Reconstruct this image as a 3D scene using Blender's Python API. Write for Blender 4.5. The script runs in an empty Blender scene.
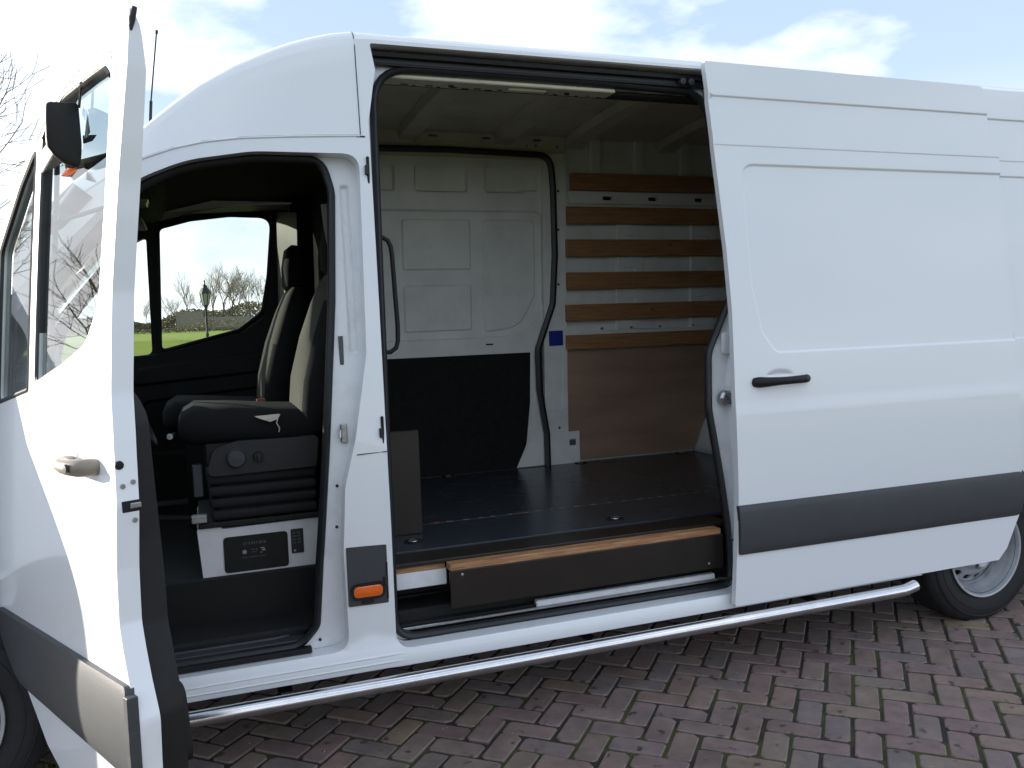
import bpy, bmesh, math, random
import numpy as np
from mathutils import Vector, Matrix
from mathutils.geometry import delaunay_2d_cdt
random.seed(7)
R = math.radians
scene = bpy.context.scene
COL = scene.collection

# ------------------------------------------------------------------ camera
YAW, PITCH, ROLL = R(20.2), math.atan(62/850), R(1.97)
CAM = Vector((0.80, -3.03, 1.50))
fw = Vector((math.sin(YAW)*math.cos(PITCH), math.cos(YAW)*math.cos(PITCH), -math.sin(PITCH)))
rt0 = Vector((math.cos(YAW), -math.sin(YAW), 0)); up0 = rt0.cross(fw)
rt = rt0*math.cos(ROLL) - up0*math.sin(ROLL); upv = rt.cross(fw)
cd = bpy.data.cameras.new('camera'); cam = bpy.data.objects.new('camera', cd); COL.objects.link(cam)
m = Matrix.Identity(4)
for i in range(3):
    m[i][0], m[i][1], m[i][2], m[i][3] = rt[i], upv[i], -fw[i], CAM[i]
cam.matrix_world = m
cd.sensor_width = 36; cd.lens = 850/1024*36; cd.clip_start = .05; cd.clip_end = 4000
scene.camera = cam

# ------------------------------------------------------------------ light
SUN_EL, SUN_AZ = R(10.5), math.atan2(.535, -.845)      # low sun ahead of the van and beyond it
sdir = Vector((math.cos(SUN_AZ)*math.cos(SUN_EL), math.sin(SUN_AZ)*math.cos(SUN_EL), math.sin(SUN_EL)))
w = bpy.data.worlds.new('World'); scene.world = w; w.use_nodes = True
nt = w.node_tree; nt.nodes.clear()
def nn(t, ty, **kw):
    n = t.nodes.new(ty)
    for k, v in kw.items(): setattr(n, k, v)
    return n
sky = nn(nt, 'ShaderNodeTexSky', sky_type='NISHITA', sun_disc=False)
sky.sun_elevation = SUN_EL; sky.sun_rotation = math.pi/2 - SUN_AZ
sky.altitude = 0; sky.air_density = 1.0; sky.dust_density = 1.5; sky.ozone_density = 2.0
geo = nn(nt, 'ShaderNodeTexCoord')
sep = nn(nt, 'ShaderNodeSeparateXYZ'); nt.links.new(geo.outputs['Generated'], sep.inputs[0])
# soft clouds from noise over the direction, veiled and whiter towards the horizon
mpn = nn(nt, 'ShaderNodeMapping'); mpn.inputs['Scale'].default_value = (2.2, 2.2, 5.2); mpn.inputs['Location'].default_value = (2.6, .9, .4)
noi = nn(nt, 'ShaderNodeTexNoise'); noi.inputs['Scale'].default_value = 1.5; noi.inputs['Detail'].default_value = 6; noi.inputs['Roughness'].default_value = .5
nt.links.new(geo.outputs['Generated'], mpn.inputs[0]); nt.links.new(mpn.outputs[0], noi.inputs['Vector'])
cr = nn(nt, 'ShaderNodeValToRGB'); cr.color_ramp.elements[0].position = .47; cr.color_ramp.elements[1].position = .68
nt.links.new(noi.outputs['Fac'], cr.inputs[0])
hz = nn(nt, 'ShaderNodeMapRange'); hz.inputs[1].default_value = 0; hz.inputs[2].default_value = .55; hz.inputs[3].default_value = .92; hz.inputs[4].default_value = .55
nt.links.new(sep.outputs[2], hz.inputs[0])
veil = nn(nt, 'ShaderNodeMixRGB'); veil.inputs[2].default_value = (3.0, 3.72, 4.85, 1)
nt.links.new(hz.outputs[0], veil.inputs[0]); nt.links.new(sky.outputs[0], veil.inputs[1])
hz2 = nn(nt, 'ShaderNodeMapRange'); hz2.inputs[1].default_value = 0; hz2.inputs[2].default_value = .24; hz2.inputs[3].default_value = .85; hz2.inputs[4].default_value = 0
nt.links.new(sep.outputs[2], hz2.inputs[0])
low = nn(nt, 'ShaderNodeMixRGB'); low.inputs[2].default_value = (5.6, 5.8, 6.1, 1)
nt.links.new(hz2.outputs[0], low.inputs[0]); nt.links.new(veil.outputs[0], low.inputs[1])
mix = nn(nt, 'ShaderNodeMixRGB'); mix.inputs[2].default_value = (7.8, 7.9, 8.3, 1)
nt.links.new(cr.outputs[0], mix.inputs[0]); nt.links.new(low.outputs[0], mix.inputs[1])
bg = nn(nt, 'ShaderNodeBackground'); bg.inputs[1].default_value = .09
ow = nn(nt, 'ShaderNodeOutputWorld')
nt.links.new(mix.outputs[0], bg.inputs[0]); nt.links.new(bg.outputs[0], ow.inputs[0])
sl = bpy.data.lights.new('sun', 'SUN'); sl.energy = 5; sl.angle = R(.53); sl.color = (1, .93, .82)
so = bpy.data.objects.new('sun', sl); COL.objects.link(so); so.location = (-20, 15, 10)
so.rotation_euler = (-sdir).to_track_quat('-Z', 'Y').to_euler()
scene.view_settings.view_transform = 'Standard'; scene.view_settings.look = 'None'
scene.view_settings.exposure = 1.48; scene.view_settings.gamma = 1
scene.cycles.use_denoising = True
scene.cycles.max_bounces = 10; scene.cycles.transparent_max_bounces = 12; scene.cycles.diffuse_bounces = 5
scene.cycles.caustics_reflective = False; scene.cycles.caustics_refractive = False
scene.cycles.sample_clamp_indirect = 6

# ------------------------------------------------------------------ materials
def mat(name, col, rough=.5, metal=0, spots=None, noise=0, nscale=20, bump=0, bscale=200, coat=0, spec=.5, col2=None, stretch=None, rvar=0, thr=None):
    """procedural material: base colour broken up by noise (wear, grain), fine bump, roughness variation"""
    ma = bpy.data.materials.new(name); ma.use_nodes = True; t = ma.node_tree
    b = t.nodes['Principled BSDF']
    b.inputs['Roughness'].default_value = rough; b.inputs['Metallic'].default_value = metal
    b.inputs['Coat Weight'].default_value = coat; b.inputs['Coat Roughness'].default_value = .04
    b.inputs['Specular IOR Level'].default_value = spec
    tc = nn(t, 'ShaderNodeTexCoord'); mp = nn(t, 'ShaderNodeMapping'); t.links.new(tc.outputs['Object'], mp.inputs[0])
    if stretch: mp.inputs['Scale'].default_value = stretch
    n = nn(t, 'ShaderNodeTexNoise'); n.inputs['Scale'].default_value = nscale; n.inputs['Detail'].default_value = 6; n.inputs['Roughness'].default_value = .6
    t.links.new(mp.outputs[0], n.inputs['Vector'])
    c2 = col2 or tuple(c*(1-noise) for c in col)
    r = nn(t, 'ShaderNodeValToRGB'); a, e = thr or (.35, .7)
    r.color_ramp.elements[0].position = a; r.color_ramp.elements[1].position = e
    r.color_ramp.elements[0].color = (*c2, 1); r.color_ramp.elements[1].color = (*col, 1)
    t.links.new(n.outputs['Fac'], r.inputs[0]); t.links.new(r.outputs[0], b.inputs['Base Color'])
    if spots:
        sm = nn(t, 'ShaderNodeMapping'); sm.inputs['Scale'].default_value = spots[1]; t.links.new(tc.outputs['Object'], sm.inputs[0])
        vs = nn(t, 'ShaderNodeTexVoronoi'); vs.inputs['Scale'].default_value = spots[0]; t.links.new(sm.outputs[0], vs.inputs['Vector'])
        rs = nn(t, 'ShaderNodeValToRGB'); rs.color_ramp.elements[0].position = .03; rs.color_ramp.elements[1].position = spots[2]
        rs.color_ramp.elements[0].color = (.25, .2, .18, 1); rs.color_ramp.elements[1].color = (1, 1, 1, 1); t.links.new(vs.outputs['Distance'], rs.inputs[0])
        mm = nn(t, 'ShaderNodeMixRGB', blend_type='MULTIPLY'); mm.inputs[0].default_value = 1
        t.links.new(r.outputs[0], mm.inputs[1]); t.links.new(rs.outputs[0], mm.inputs[2]); t.links.new(mm.outputs[0], b.inputs['Base Color'])
    if rvar:
        mr = nn(t, 'ShaderNodeMapRange'); mr.inputs[3].default_value = rough-rvar; mr.inputs[4].default_value = rough+rvar
        n3 = nn(t, 'ShaderNodeTexNoise'); n3.inputs['Scale'].default_value = 6; n3.inputs['Detail'].default_value = 8
        t.links.new(tc.outputs['Object'], n3.inputs['Vector']); t.links.new(n3.outputs['Fac'], mr.inputs[0]); t.links.new(mr.outputs[0], b.inputs['Roughness'])
    if bump:
        n2 = nn(t, 'ShaderNodeTexNoise'); n2.inputs['Scale'].default_value = bscale; n2.inputs['Detail'].default_value = 3
        t.links.new(mp.outputs[0], n2.inputs['Vector'])
        bu = nn(t, 'ShaderNodeBump'); bu.inputs['Strength'].default_value = bump; bu.inputs['Distance'].default_value = .002
        t.links.new(n2.outputs['Fac'], bu.inputs['Height']); t.links.new(bu.outputs[0], b.inputs['Normal'])
    return ma
M = {}
M['paint'] = mat('white_paint', (.785, .81, .83), .28, coat=.6, noise=.006, nscale=1.5)
M['shut'] = mat('white_shut_paint', (.76, .78, .80), .36, coat=.3, noise=.13, nscale=9, thr=(.3, .5), rvar=.08)
M['inner'] = mat('interior_paint', (.68, .70, .68), .45, noise=.14, nscale=5, thr=(.3, .55), rvar=.1)
M['warm_bounce'] = mat('bounce_tinted_paint', (.50, .48, .36), .5, noise=.2, nscale=5, thr=(.3, .55), rvar=.1)  # upper interior paint with warm light bounced off the ground put into its colour
M['rubber'] = mat('seal_rubber', (.012, .014, .017), .45, noise=.3, bump=.1)
M['plastic'] = mat('black_plastic', (.009, .009, .0095), .55, spec=.35, noise=.3, bump=.25, bscale=400)
M['trim'] = mat('grey_textured_plastic', (.044, .047, .052), .55, noise=.12, nscale=8, bump=.35, bscale=500)
M['bellow'] = mat('bellows_rubber', (.009, .009, .010), .8, noise=.3)
M['trimbase'] = mat('seat_cover_plastic', (.022, .023, .025), .55, noise=.2, spec=.4)
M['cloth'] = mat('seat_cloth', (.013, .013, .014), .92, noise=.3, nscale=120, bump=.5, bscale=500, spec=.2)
M['cloth_sunlit'] = mat('seat_cloth_sunlit', (.070, .066, .056), .9, noise=.3, nscale=120, bump=.5, bscale=500, spec=.2)  # the dark seat cloth again, with sunlight painted into a paler colour
M['head'] = mat('headliner_felt', (.055, .055, .045), .95, noise=.3, nscale=40, spec=.1)
M['darkfelt'] = mat('dark_felt', (.018, .018, .017), .95, noise=.3, nscale=40, spec=.1)
M['wood'] = mat('pine_slat', (.38, .20, .09), .6, nscale=5, stretch=(1, 8, 22), col2=(.21, .10, .042), spots=(5, (.7, 1, 1.6), .085), bump=.4, bscale=12)
M['pine'] = mat('pine_edge', (.48, .27, .13), .6, nscale=5, stretch=(2, 10, 26), col2=(.27, .12, .05), spots=(6, (.8, 2, 2), .10), bump=.4, bscale=30)
M['ply'] = mat('plywood', (.35, .235, .165), .6, nscale=1.6, stretch=(1, 3, 5), col2=(.25, .16, .11), bump=.2, bscale=40)
M['brownboard'] = mat('brown_film_board', (.016, .011, .008), .36, noise=.35, nscale=7, bump=.1, bscale=300, rvar=.08)
M['floor'] = mat('dark_film_floor', (.030, .036, .045), .27, noise=.2, nscale=3, bump=.03, bscale=500, rvar=.015)
M['steel'] = mat('polished_steel', (.72, .72, .73), .19, metal=1, noise=.12, nscale=30, rvar=.06)
M['zinc'] = mat('zinc_metal', (.5, .5, .5), .35, metal=1, noise=.3, nscale=60)
M['rim'] = mat('silver_wheel_paint', (.48, .50, .53), .35, metal=.5, noise=.15, nscale=20)
M['tyre'] = mat('tyre_rubber', (.014, .014, .015), .75, noise=.35, nscale=25, bump=.3, bscale=90)
M['under'] = mat('underbody_black', (.010, .010, .011), .8, noise=.3)
M['scuffed'] = mat('scuffed_film', (.07, .075, .08), .5, noise=.5, nscale=80)
M['redmark'] = mat('red_mark', (.16, .015, .02), .4, noise=.4, nscale=60)
M['paleprint'] = mat('pale_print', (.38, .40, .40), .5, noise=.3, nscale=200)
M['greyprint'] = mat('grey_print', (.10, .11, .11), .5, noise=.5, nscale=300)
M['blue'] = mat('blue_sticker', (.012, .025, .26), .35, noise=.1)
M['tag'] = mat('cream_tag', (.55, .52, .42), .6, noise=.15, nscale=60)
M['orange'] = mat('orange_lens', (.95, .16, .012), .16, coat=.8, noise=.2, nscale=120)
M['lamp'] = mat('clear_lens', (.6, .6, .62), .1, coat=1)
M['mirrorglass'] = mat('mirror_glass', (.85, .9, .88), .02, metal=1)
M['lampglass'] = mat('frosted_lantern_glass', (.22, .24, .22), .2)
M['bark'] = mat('bark', (.085, .068, .05), .95, noise=.4, nscale=3)
M['twig'] = mat('twig_bark', (.24, .205, .155), .95, noise=.4, nscale=3)  # lightened so the colour carries the haze of distance
M['hedge'] = mat('winter_brush', (.20, .175, .09), .95, noise=.6, nscale=.6)  # distance haze put into the brush colour too
M['rooftile'] = mat('brown_roof', (.20, .165, .11), .85, noise=.4, nscale=4)
M['barnwall'] = mat('brick_wall_far', (.20, .17, .11), .9, noise=.3, nscale=6)
def glass(name, tint, ior=1.5):
    ma = bpy.data.materials.new(name); ma.use_nodes = True; t = ma.node_tree
    t.nodes.remove(t.nodes['Principled BSDF'])
    tr = nn(t, 'ShaderNodeBsdfTransparent'); tr.inputs[0].default_value = (*tint, 1)
    gl = nn(t, 'ShaderNodeBsdfGlossy'); gl.inputs['Roughness'].default_value = .01; gl.inputs[0].default_value = (1, 1, 1, 1)
    fr = nn(t, 'ShaderNodeFresnel'); fr.inputs[0].default_value = ior
    mu = nn(t, 'ShaderNodeMath', operation='MULTIPLY'); mu.inputs[1].default_value = 1.6; mu.use_clamp = True
    ms = nn(t, 'ShaderNodeMixShader'); t.links.new(fr.outputs[0], mu.inputs[0]); t.links.new(mu.outputs[0], ms.inputs[0])
    t.links.new(tr.outputs[0], ms.inputs[1]); t.links.new(gl.outputs[0], ms.inputs[2])
    t.links.new(ms.outputs[0], t.nodes['Material Output'].inputs[0])
    return ma
M['glass'] = glass('window_glass', (.80, .88, .84))

# ------------------------------------------------------------------ mesh helpers
def link(name, me, ma, parent=None, smooth=False):
    o = bpy.data.objects.new(name, me); COL.objects.link(o)
    if ma: me.materials.append(M[ma] if isinstance(ma, str) else ma)
    if parent: o.parent = parent
    if smooth:
        for p in me.polygons: p.use_smooth = True
    return o
def mk(name, V, F, ma, parent=None, smooth=False):
    me = bpy.data.meshes.new(name); me.from_pydata([tuple(v) for v in V], [], F); me.update()
    return link(name, me, ma, parent, smooth)
def bm2(name, bm, ma, parent=None, smooth=False, ang=None):
    me = bpy.data.meshes.new(name); bm.normal_update(); bm.to_mesh(me); bm.free()
    o = link(name, me, ma, parent, smooth)
    if ang is not None:
        for p in me.polygons: p.use_smooth = True
        try: me.set_sharp_from_angle(angle=R(ang))
        except Exception: pass
    return o
def add_box(bm, x0, x1, y0, y1, z0, z1, bev=0, mtx=None, seg=1):
    t = bmesh.new(); bmesh.ops.create_cube(t, size=1)
    for v in t.verts:
        v.co = Vector(((x0+x1)/2+v.co.x*(x1-x0), (y0+y1)/2+v.co.y*(y1-y0), (z0+z1)/2+v.co.z*(z1-z0)))
    if bev: bmesh.ops.bevel(t, geom=list(t.edges), offset=bev, segments=seg, affect='EDGES', profile=.5)
    if mtx: t.transform(mtx)
    me = bpy.data.meshes.new('tmp'); t.to_mesh(me); t.free(); bm.from_mesh(me); bpy.data.meshes.remove(me)
def box(name, x0, x1, y0, y1, z0, z1, ma, parent=None, bev=.003, mtx=None, seg=1):
    bm = bmesh.new(); add_box(bm, x0, x1, y0, y1, z0, z1, bev, mtx, seg)
    return bm2(name, bm, ma, parent, ang=35)
def add_tube(bm, pts, r, n=8, closed=False, cap=True, flat=None):
    """tube along pts; r number or list; flat=(a,b): elliptic radii"""
    P = [Vector(p) for p in pts]; N = len(P); rings = []
    prev = None
    for i, p in enumerate(P):
        if closed: d = P[(i+1) % N]-P[i-1]
        else: d = P[min(i+1, N-1)]-P[max(i-1, 0)]
        d.normalize()
        if prev is None:
            a = Vector((0, 1, 0)) if abs(d.y) < .9 else Vector((1, 0, 0))
            u = (a-d*a.dot(d)).normalized()
        else: u = (prev-d*prev.dot(d)).normalized()
        prev = u; v = d.cross(u)
        rr = r[i] if isinstance(r, (list, tuple)) else r
        ra, rb = (flat[0], flat[1]) if flat else (rr, rr)
        rings.append([bm.verts.new(p+u*math.cos(2*math.pi*k/n)*ra+v*math.sin(2*math.pi*k/n)*rb) for k in range(n)])
    M_ = N if closed else N-1
    for i in range(M_):
        A, B = rings[i], rings[(i+1) % N]
        for k in range(n): bm.faces.new((A[k], A[(k+1) % n], B[(k+1) % n], B[k]))
    if cap and not closed:
        bm.faces.new(rings[0][::-1]); bm.faces.new(rings[-1])
def tube(name, pts, r, ma, parent=None, n=8, closed=False, flat=None):
    bm = bmesh.new(); add_tube(bm, pts, r, n, closed, flat=flat)
    bmesh.ops.recalc_face_normals(bm, faces=bm.faces)
    return bm2(name, bm, ma, parent, ang=50)
def lathe(bm, prof_, axis='y', n=40, c=(0, 0, 0)):
    """prof_: list of (radius, axial). closed list gives a ring"""
    rings = []
    for (r, a) in prof_:
        ring = []
        for k in range(n):
            t = 2*math.pi*k/n
            if axis == 'y': co = (c[0]+r*math.cos(t), c[1]+a, c[2]+r*math.sin(t))
            elif axis == 'z': co = (c[0]+r*math.cos(t), c[1]+r*math.sin(t), c[2]+a)
            else: co = (c[0]+a, c[1]+r*math.cos(t), c[2]+r*math.sin(t))
            ring.append(bm.verts.new(co))
        rings.append(ring)
    for A, B in zip(rings[:-1], rings[1:]):
        for k in range(n): bm.faces.new((A[k], A[(k+1) % n], B[(k+1) % n], B[k]))
    return rings
def lat(name, prof_, ma, parent, axis='y', n=40, c=(0, 0, 0), capend=True, ang=40):
    bm = bmesh.new(); rg = lathe(bm, prof_, axis, n, c)
    if capend: bm.faces.new(rg[0]); bm.faces.new(rg[-1][::-1])
    bmesh.ops.recalc_face_normals(bm, faces=bm.faces)
    return bm2(name, bm, ma, parent, ang=ang)
def rpoly(pts, r=.02, seg=5):
    """round the corners of a polygon; pts entries (x,z) or (x,z,r)"""
    out = []; n = len(pts)
    for i in range(n):
        p = np.array(pts[i][:2], float); rr = pts[i][2] if len(pts[i]) > 2 else r
        a = np.array(pts[i-1][:2], float)-p; b = np.array(pts[(i+1) % n][:2], float)-p
        la, lb = np.linalg.norm(a), np.linalg.norm(b); a /= la; b /= lb
        ang = math.acos(max(-1, min(1, float(a@b))))
        if rr <= 0 or ang > math.pi-.05: out.append(tuple(p)); continue
        tl = min(rr/math.tan(ang/2), la*.45, lb*.45)
        p0, p1 = p+a*tl, p+b*tl
        for k in range(seg+1):
            t = k/seg; q = (1-t)**2*p0+2*t*(1-t)*p+t*t*p1; out.append(tuple(q))
    return out
def ccw(P):
    s = sum(P[i-1][0]*P[i][1]-P[i][0]*P[i-1][1] for i in range(len(P)))
    return P if s > 0 else P[::-1]
def resamp(P, step, closed=True):
    out = []; n = len(P)
    for i in range(n if closed else n-1):
        a = np.array(P[i], float); b = np.array(P[(i+1) % n], float); L = np.linalg.norm(b-a)
        if L < 1e-5: continue
        k = max(1, int(math.ceil(L/step)))
        for j in range(k): out.append(tuple(a+(b-a)*j/k))
    if not closed: out.append(tuple(P[-1]))
    return out
def inset(P, d):
    """move a ccw loop inward by d"""
    P = ccw(list(P)); n = len(P); out = []
    for i in range(n):
        a = np.array(P[i-1]); p = np.array(P[i]); b = np.array(P[(i+1) % n])
        e1 = p-a; e2 = b-p
        l1 = np.linalg.norm(e1) or 1; l2 = np.linalg.norm(e2) or 1
        nrm = np.array([-(e1[1]/l1+e2[1]/l2), e1[0]/l1+e2[0]/l2]); L = np.linalg.norm(nrm)
        if L < 1e-6: out.append(tuple(p)); continue
        nrm /= L; c = abs(nrm@np.array([-e1[1]/l1, e1[0]/l1])); out.append(tuple(p+nrm*d/max(c, .5)))
    return out
def sdist(P, X, Z):
    """signed distance, positive inside"""
    P = np.array(P); best = np.full(X.shape, 1e9); ins = np.zeros(X.shape, bool)
    for i in range(len(P)):
        a = P[i-1]; b = P[i]; d = b-a; L = d@d
        if L < 1e-12: continue
        t = np.clip(((X-a[0])*d[0]+(Z-a[1])*d[1])/L, 0, 1)
        best = np.minimum(best, np.hypot(X-a[0]-t*d[0], Z-a[1]-t*d[1]))
        c = (a[1] > Z) != (b[1] > Z)
        if abs(d[1]) > 1e-12: ins ^= c & (X < a[0]+(Z-a[1])*d[0]/d[1])
    return np.where(ins, best, -best)
def skin(name, outer, f, ma, parent, holes=(), reliefs=(), step=.08, flange=0, flange_in=None, flip=False, edge_step=None, lines=()):
    """sheet over an (x,z) outline with holes; depth y=f(X,Z) plus pressed reliefs (loop, depth, width);
    flange turns every rim inward by that depth"""
    outer = ccw(list(outer)); holes = [ccw(list(h)) for h in holes]
    es = edge_step or step
    loops = [resamp(outer, es)]+[resamp(h, es) for h in holes]
    cons = list(loops)
    for (lp, d, wd) in reliefs:
        lp = ccw(list(lp)); cons.append(resamp(lp, es)); cons.append(resamp(inset(lp, wd*.5), es)); cons.append(resamp(inset(lp, wd), es))
    pts = []; edges = []
    for lp in cons:
        b0 = len(pts); pts += [Vector(p) for p in lp]
        edges += [(b0+i, b0+(i+1) % len(lp)) for i in range(len(lp))]
    for ln in lines:
        lp = resamp(ln, es, False); b0 = len(pts); pts += [Vector(p) for p in lp]
        edges += [(b0+i, b0+i+1) for i in range(len(lp)-1)]
    A = np.array([tuple(p) for p in pts])
    xs = [p[0] for p in outer]; zs = [p[1] for p in outer]
    gx = np.arange(min(xs)+step/2, max(xs), step); gz = np.arange(min(zs)+step/2, max(zs), step)
    if len(gx) and len(gz):
        GX, GZ = np.meshgrid(gx, gz); GX = GX.ravel(); GZ = GZ.ravel()
        k = sdist(outer, GX, GZ) > step*.3
        for h in holes: k &= sdist(h, GX, GZ) < -step*.3
        GX, GZ = GX[k], GZ[k]
        for x, z in zip(GX, GZ):
            if np.min((A[:, 0]-x)**2+(A[:, 1]-z)**2) > (step*.35)**2: pts.append(Vector((x, z)))
    v2, e2, f2, *_ = delaunay_2d_cdt(pts, edges, [], 0, 1e-6)
    X = np.array([v[0] for v in v2]); Z = np.array([v[1] for v in v2])
    F = np.array([t for t in f2 if len(t) == 3])
    cx = X[F].mean(1); cz = Z[F].mean(1)
    keep = sdist(outer, cx, cz) > 0
    for h in holes: keep &= sdist(h, cx, cz) < 0
    F = F[keep]
    def ff(X, Z):
        Y = f(X, Z)+0*X
        for (lp, d, wd) in reliefs:
            t = np.clip(sdist(lp, X, Z)/wd, 0, 1); Y = Y+d*t*t*(3-2*t)
        return Y
    Y = ff(X, Z); e = 5e-5
    dX = (ff(X+e, Z)-ff(X-e, Z))/(2*e); dZ = (ff(X, Z+e)-ff(X, Z-e))/(2*e)
    N = np.stack([dX, -np.ones_like(dX), dZ], 1); N /= np.linalg.norm(N, axis=1)[:, None]
    s = 1
    ar = (X[F[:, 1]]-X[F[:, 0]])*(Z[F[:, 2]]-Z[F[:, 0]])-(X[F[:, 2]]-X[F[:, 0]])*(Z[F[:, 1]]-Z[F[:, 0]])
    F = np.where((ar > 0)[:, None], F, F[:, ::-1])
    if flip: F = F[:, ::-1]; N = -N
    V = [tuple(v) for v in np.stack([X, Y, Z], 1)]; NN = [tuple(q) for q in N]; FF = [tuple(int(i) for i in t) for t in F]
    nskin = len(FF)
    if flange:
        for li, lp in enumerate(loops):
            L = np.array(lp); Yl = ff(L[:, 0], L[:, 1]); b0 = len(V)
            dpt = flange if li == 0 else (flange if flange_in is None else flange_in)
            if not dpt: continue
            dd = np.array([dpt(z) for z in L[:, 1]]) if callable(dpt) else np.full(len(L), dpt)
            V += [(L[i, 0], Yl[i], L[i, 1]) for i in range(len(L))]+[(L[i, 0], Yl[i]+dd[i], L[i, 1]) for i in range(len(L))]
            NN += [(0, 0, 0)]*(2*len(L)); n = len(L)
            for i in range(n):
                j = (i+1) % n; q = (b0+i, b0+n+i, b0+n+j, b0+j)
                if (li > 0) != (dd[0] < 0): q = q[::-1]
                FF.append(q)
    me = bpy.data.meshes.new(name); me.from_pydata(V, [], FF)
    me.polygons.foreach_set('use_smooth', [True]*len(FF)); me.update()
    try: me.normals_split_custom_set_from_vertices(NN)
    except Exception as ex: print('normals', name, ex)
    return link(name, me, ma, parent)
def hull(name, P, ma, parent, bev=.006):
    bm = bmesh.new()
    for p in P: bm.verts.new(p)
    bmesh.ops.convex_hull(bm, input=bm.verts)
    bmesh.ops.dissolve_limit(bm, angle_limit=.02, verts=bm.verts, edges=bm.edges)
    if bev: bmesh.ops.bevel(bm, geom=list(bm.edges), offset=bev, segments=3, affect='EDGES', profile=.5)
    return bm2(name, bm, ma, parent, ang=35)
def emp(name, loc, label, cat, group=None, rot=0):
    o = bpy.data.objects.new(name, None); COL.objects.link(o); o.location = loc; o.rotation_euler[2] = rot
    o['label'] = label; o['category'] = cat
    if group: o['group'] = group
    o.empty_display_size = .2
    return o
def circ(cx, cz, r, n=24, rz=None): return [(cx+r*math.cos(2*math.pi*k/n), cz+(rz or r)*math.sin(2*math.pi*k/n)) for k in range(n)]
def rrect(x0, x1, z0, z1, r=.03, seg=5): return rpoly([(x0, z0), (x1, z0), (x1, z1), (x0, z1)], r, seg)

# ------------------------------------------------------------------ the van
W = 2.02
def prof(z):
    """how far the body side leans inward at height z (numpy aware)"""
    z = np.asarray(z, float)
    return .070*np.maximum(z-.75, 0)**1.35
def crease(z):
    """pressed lines of the body side: shoulder under the belt and gutter near the roof"""
    t = np.clip((1.145-z)/.07, 0, 1); y = -.0045*t*t*(3-2*t)
    t = np.clip((z-2.405)/.012, 0, 1); y = y-.009*t*t*(3-2*t)
    t = np.clip((z-2.203)/.010, 0, 1); y = y-.0035*t*t*(3-2*t)
    return y
van = emp('delivery_van', (0, 0, 0), 'white high roof panel van with its cab door and sliding side door standing open', 'van')

body_top = [(1.40, 2.553), (1.40, 2.2), (1.15, 2.187), (.95, 2.172), (.8, 2.145), (.66, 2.09), (.5, 1.995), (.3, 1.80), (.02, 1.42), (-.12, 1.29), (-.4, 1.17), (-.7, 1.06), (-.92, .93), (-1.0, .72), (-1.02, .30)]
arch_f = [(.44*math.cos(R(a)), .345+.44*math.sin(R(a))) for a in range(-8, 189, 8)]
arch_r = [(4.30+.44*math.cos(R(a)), .345+.44*math.sin(R(a))) for a in range(-8, 189, 8)]
outl = [(.43, .26)]+[(4.30-.43, .26)]+arch_r[::-1]+[(4.30+.43, .28), (5.95, .30), (5.95, 2.553)]+body_top+arch_f[::-1]
# ring of the arch must join the outline in order: rear arch entered from its front side
outl = [(.45, .255), (3.915, .255)]+[p for p in arch_r[::-1]]+[(4.80, .30), (5.93, .32), (5.97, .6), (5.95, 2.56)]+body_top+[p for p in arch_f[::-1]]
door_hole = rpoly([(.55, .335, .02), (1.255, .335, .06), (1.25, .70), (1.268, .93, .08), (1.315, 1.10, .08), (1.372, 1.40, .2), (1.392, 2.13, .06), (1.02, 2.126, .5), (.80, 2.088, .5), (.62, 2.01, .5), (.14, 1.52, .1), (.13, .68, .05), (.33, .48, .1)], .05)
cab_seal = rpoly([(.60, .355, .02), (1.09, .355, .09), (1.15, .42, .05), (1.172, .648), (1.22, 1.09, .3), (1.27, 1.60, .3), (1.294, 2.0, .15), (1.265, 2.118, .12), (1.02, 2.116, .5), (.80, 2.078, .5), (.640, 2.006, .5), (.19, 1.49, .1), (.18, .70, .08), (.36, .52, .1)], .05)
cargo_outer = [(1.425, .315, .06), (2.945, .315, .06), (2.95, .8, .1), (2.93, 1.2, .1), (3.02, 1.62, .12), (3.01, 2.2), (2.925, 2.45, .01), (2.92, 2.542, .01), (1.455, 2.538, .01), (1.470, 2.44, .02), (1.435, 2.25, .08), (1.425, 1.0)]
cargo_outer = rpoly(cargo_outer, .04)
cargo_seal = rpoly([(1.435, .325, .09), (2.925, .325, .07), (2.910, .6, .1), (2.882, .80, .2), (2.838, 1.10, .2), (2.852, 1.34, .15), (2.985, 1.58, .12), (2.992, 1.80, .2), (2.962, 2.22, .2), (2.925, 2.462, .15), (2.2, 2.478, 1), (1.475, 2.472, .16), (1.455, 1.8, .5), (1.44, 1.1, .3)], .05, 8)
panelB = rrect(4.30, 5.75, 1.33, 2.137, .08)
def fside(X, Z):
    Y = prof(Z)+crease(Z)*(X > 1.41)
    t = np.clip(-.30-X, 0, 1)/.72
    t2 = np.clip((.340-Z)/.07, 0, 1)
    return Y+.30*t**2.2-.024*t2*(2-t2)
body_side = skin('body_side', outl, fside, 'paint', van, holes=[door_hole, cargo_outer], reliefs=[(panelB, .008, .012)], step=.10, edge_step=.05, flange=.05, flange_in=.075,
     lines=[[(.56, z), (3.85, z)] for z in (.328, .312, .292)]+[[(3.1, z), (5.93, z)] for z in (2.405, 2.411, 2.417, 2.203, 2.208, 2.213)]+[[(1.5, z), (5.9, z)] for z in (1.145, 1.11, 1.075)][:0])
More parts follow.
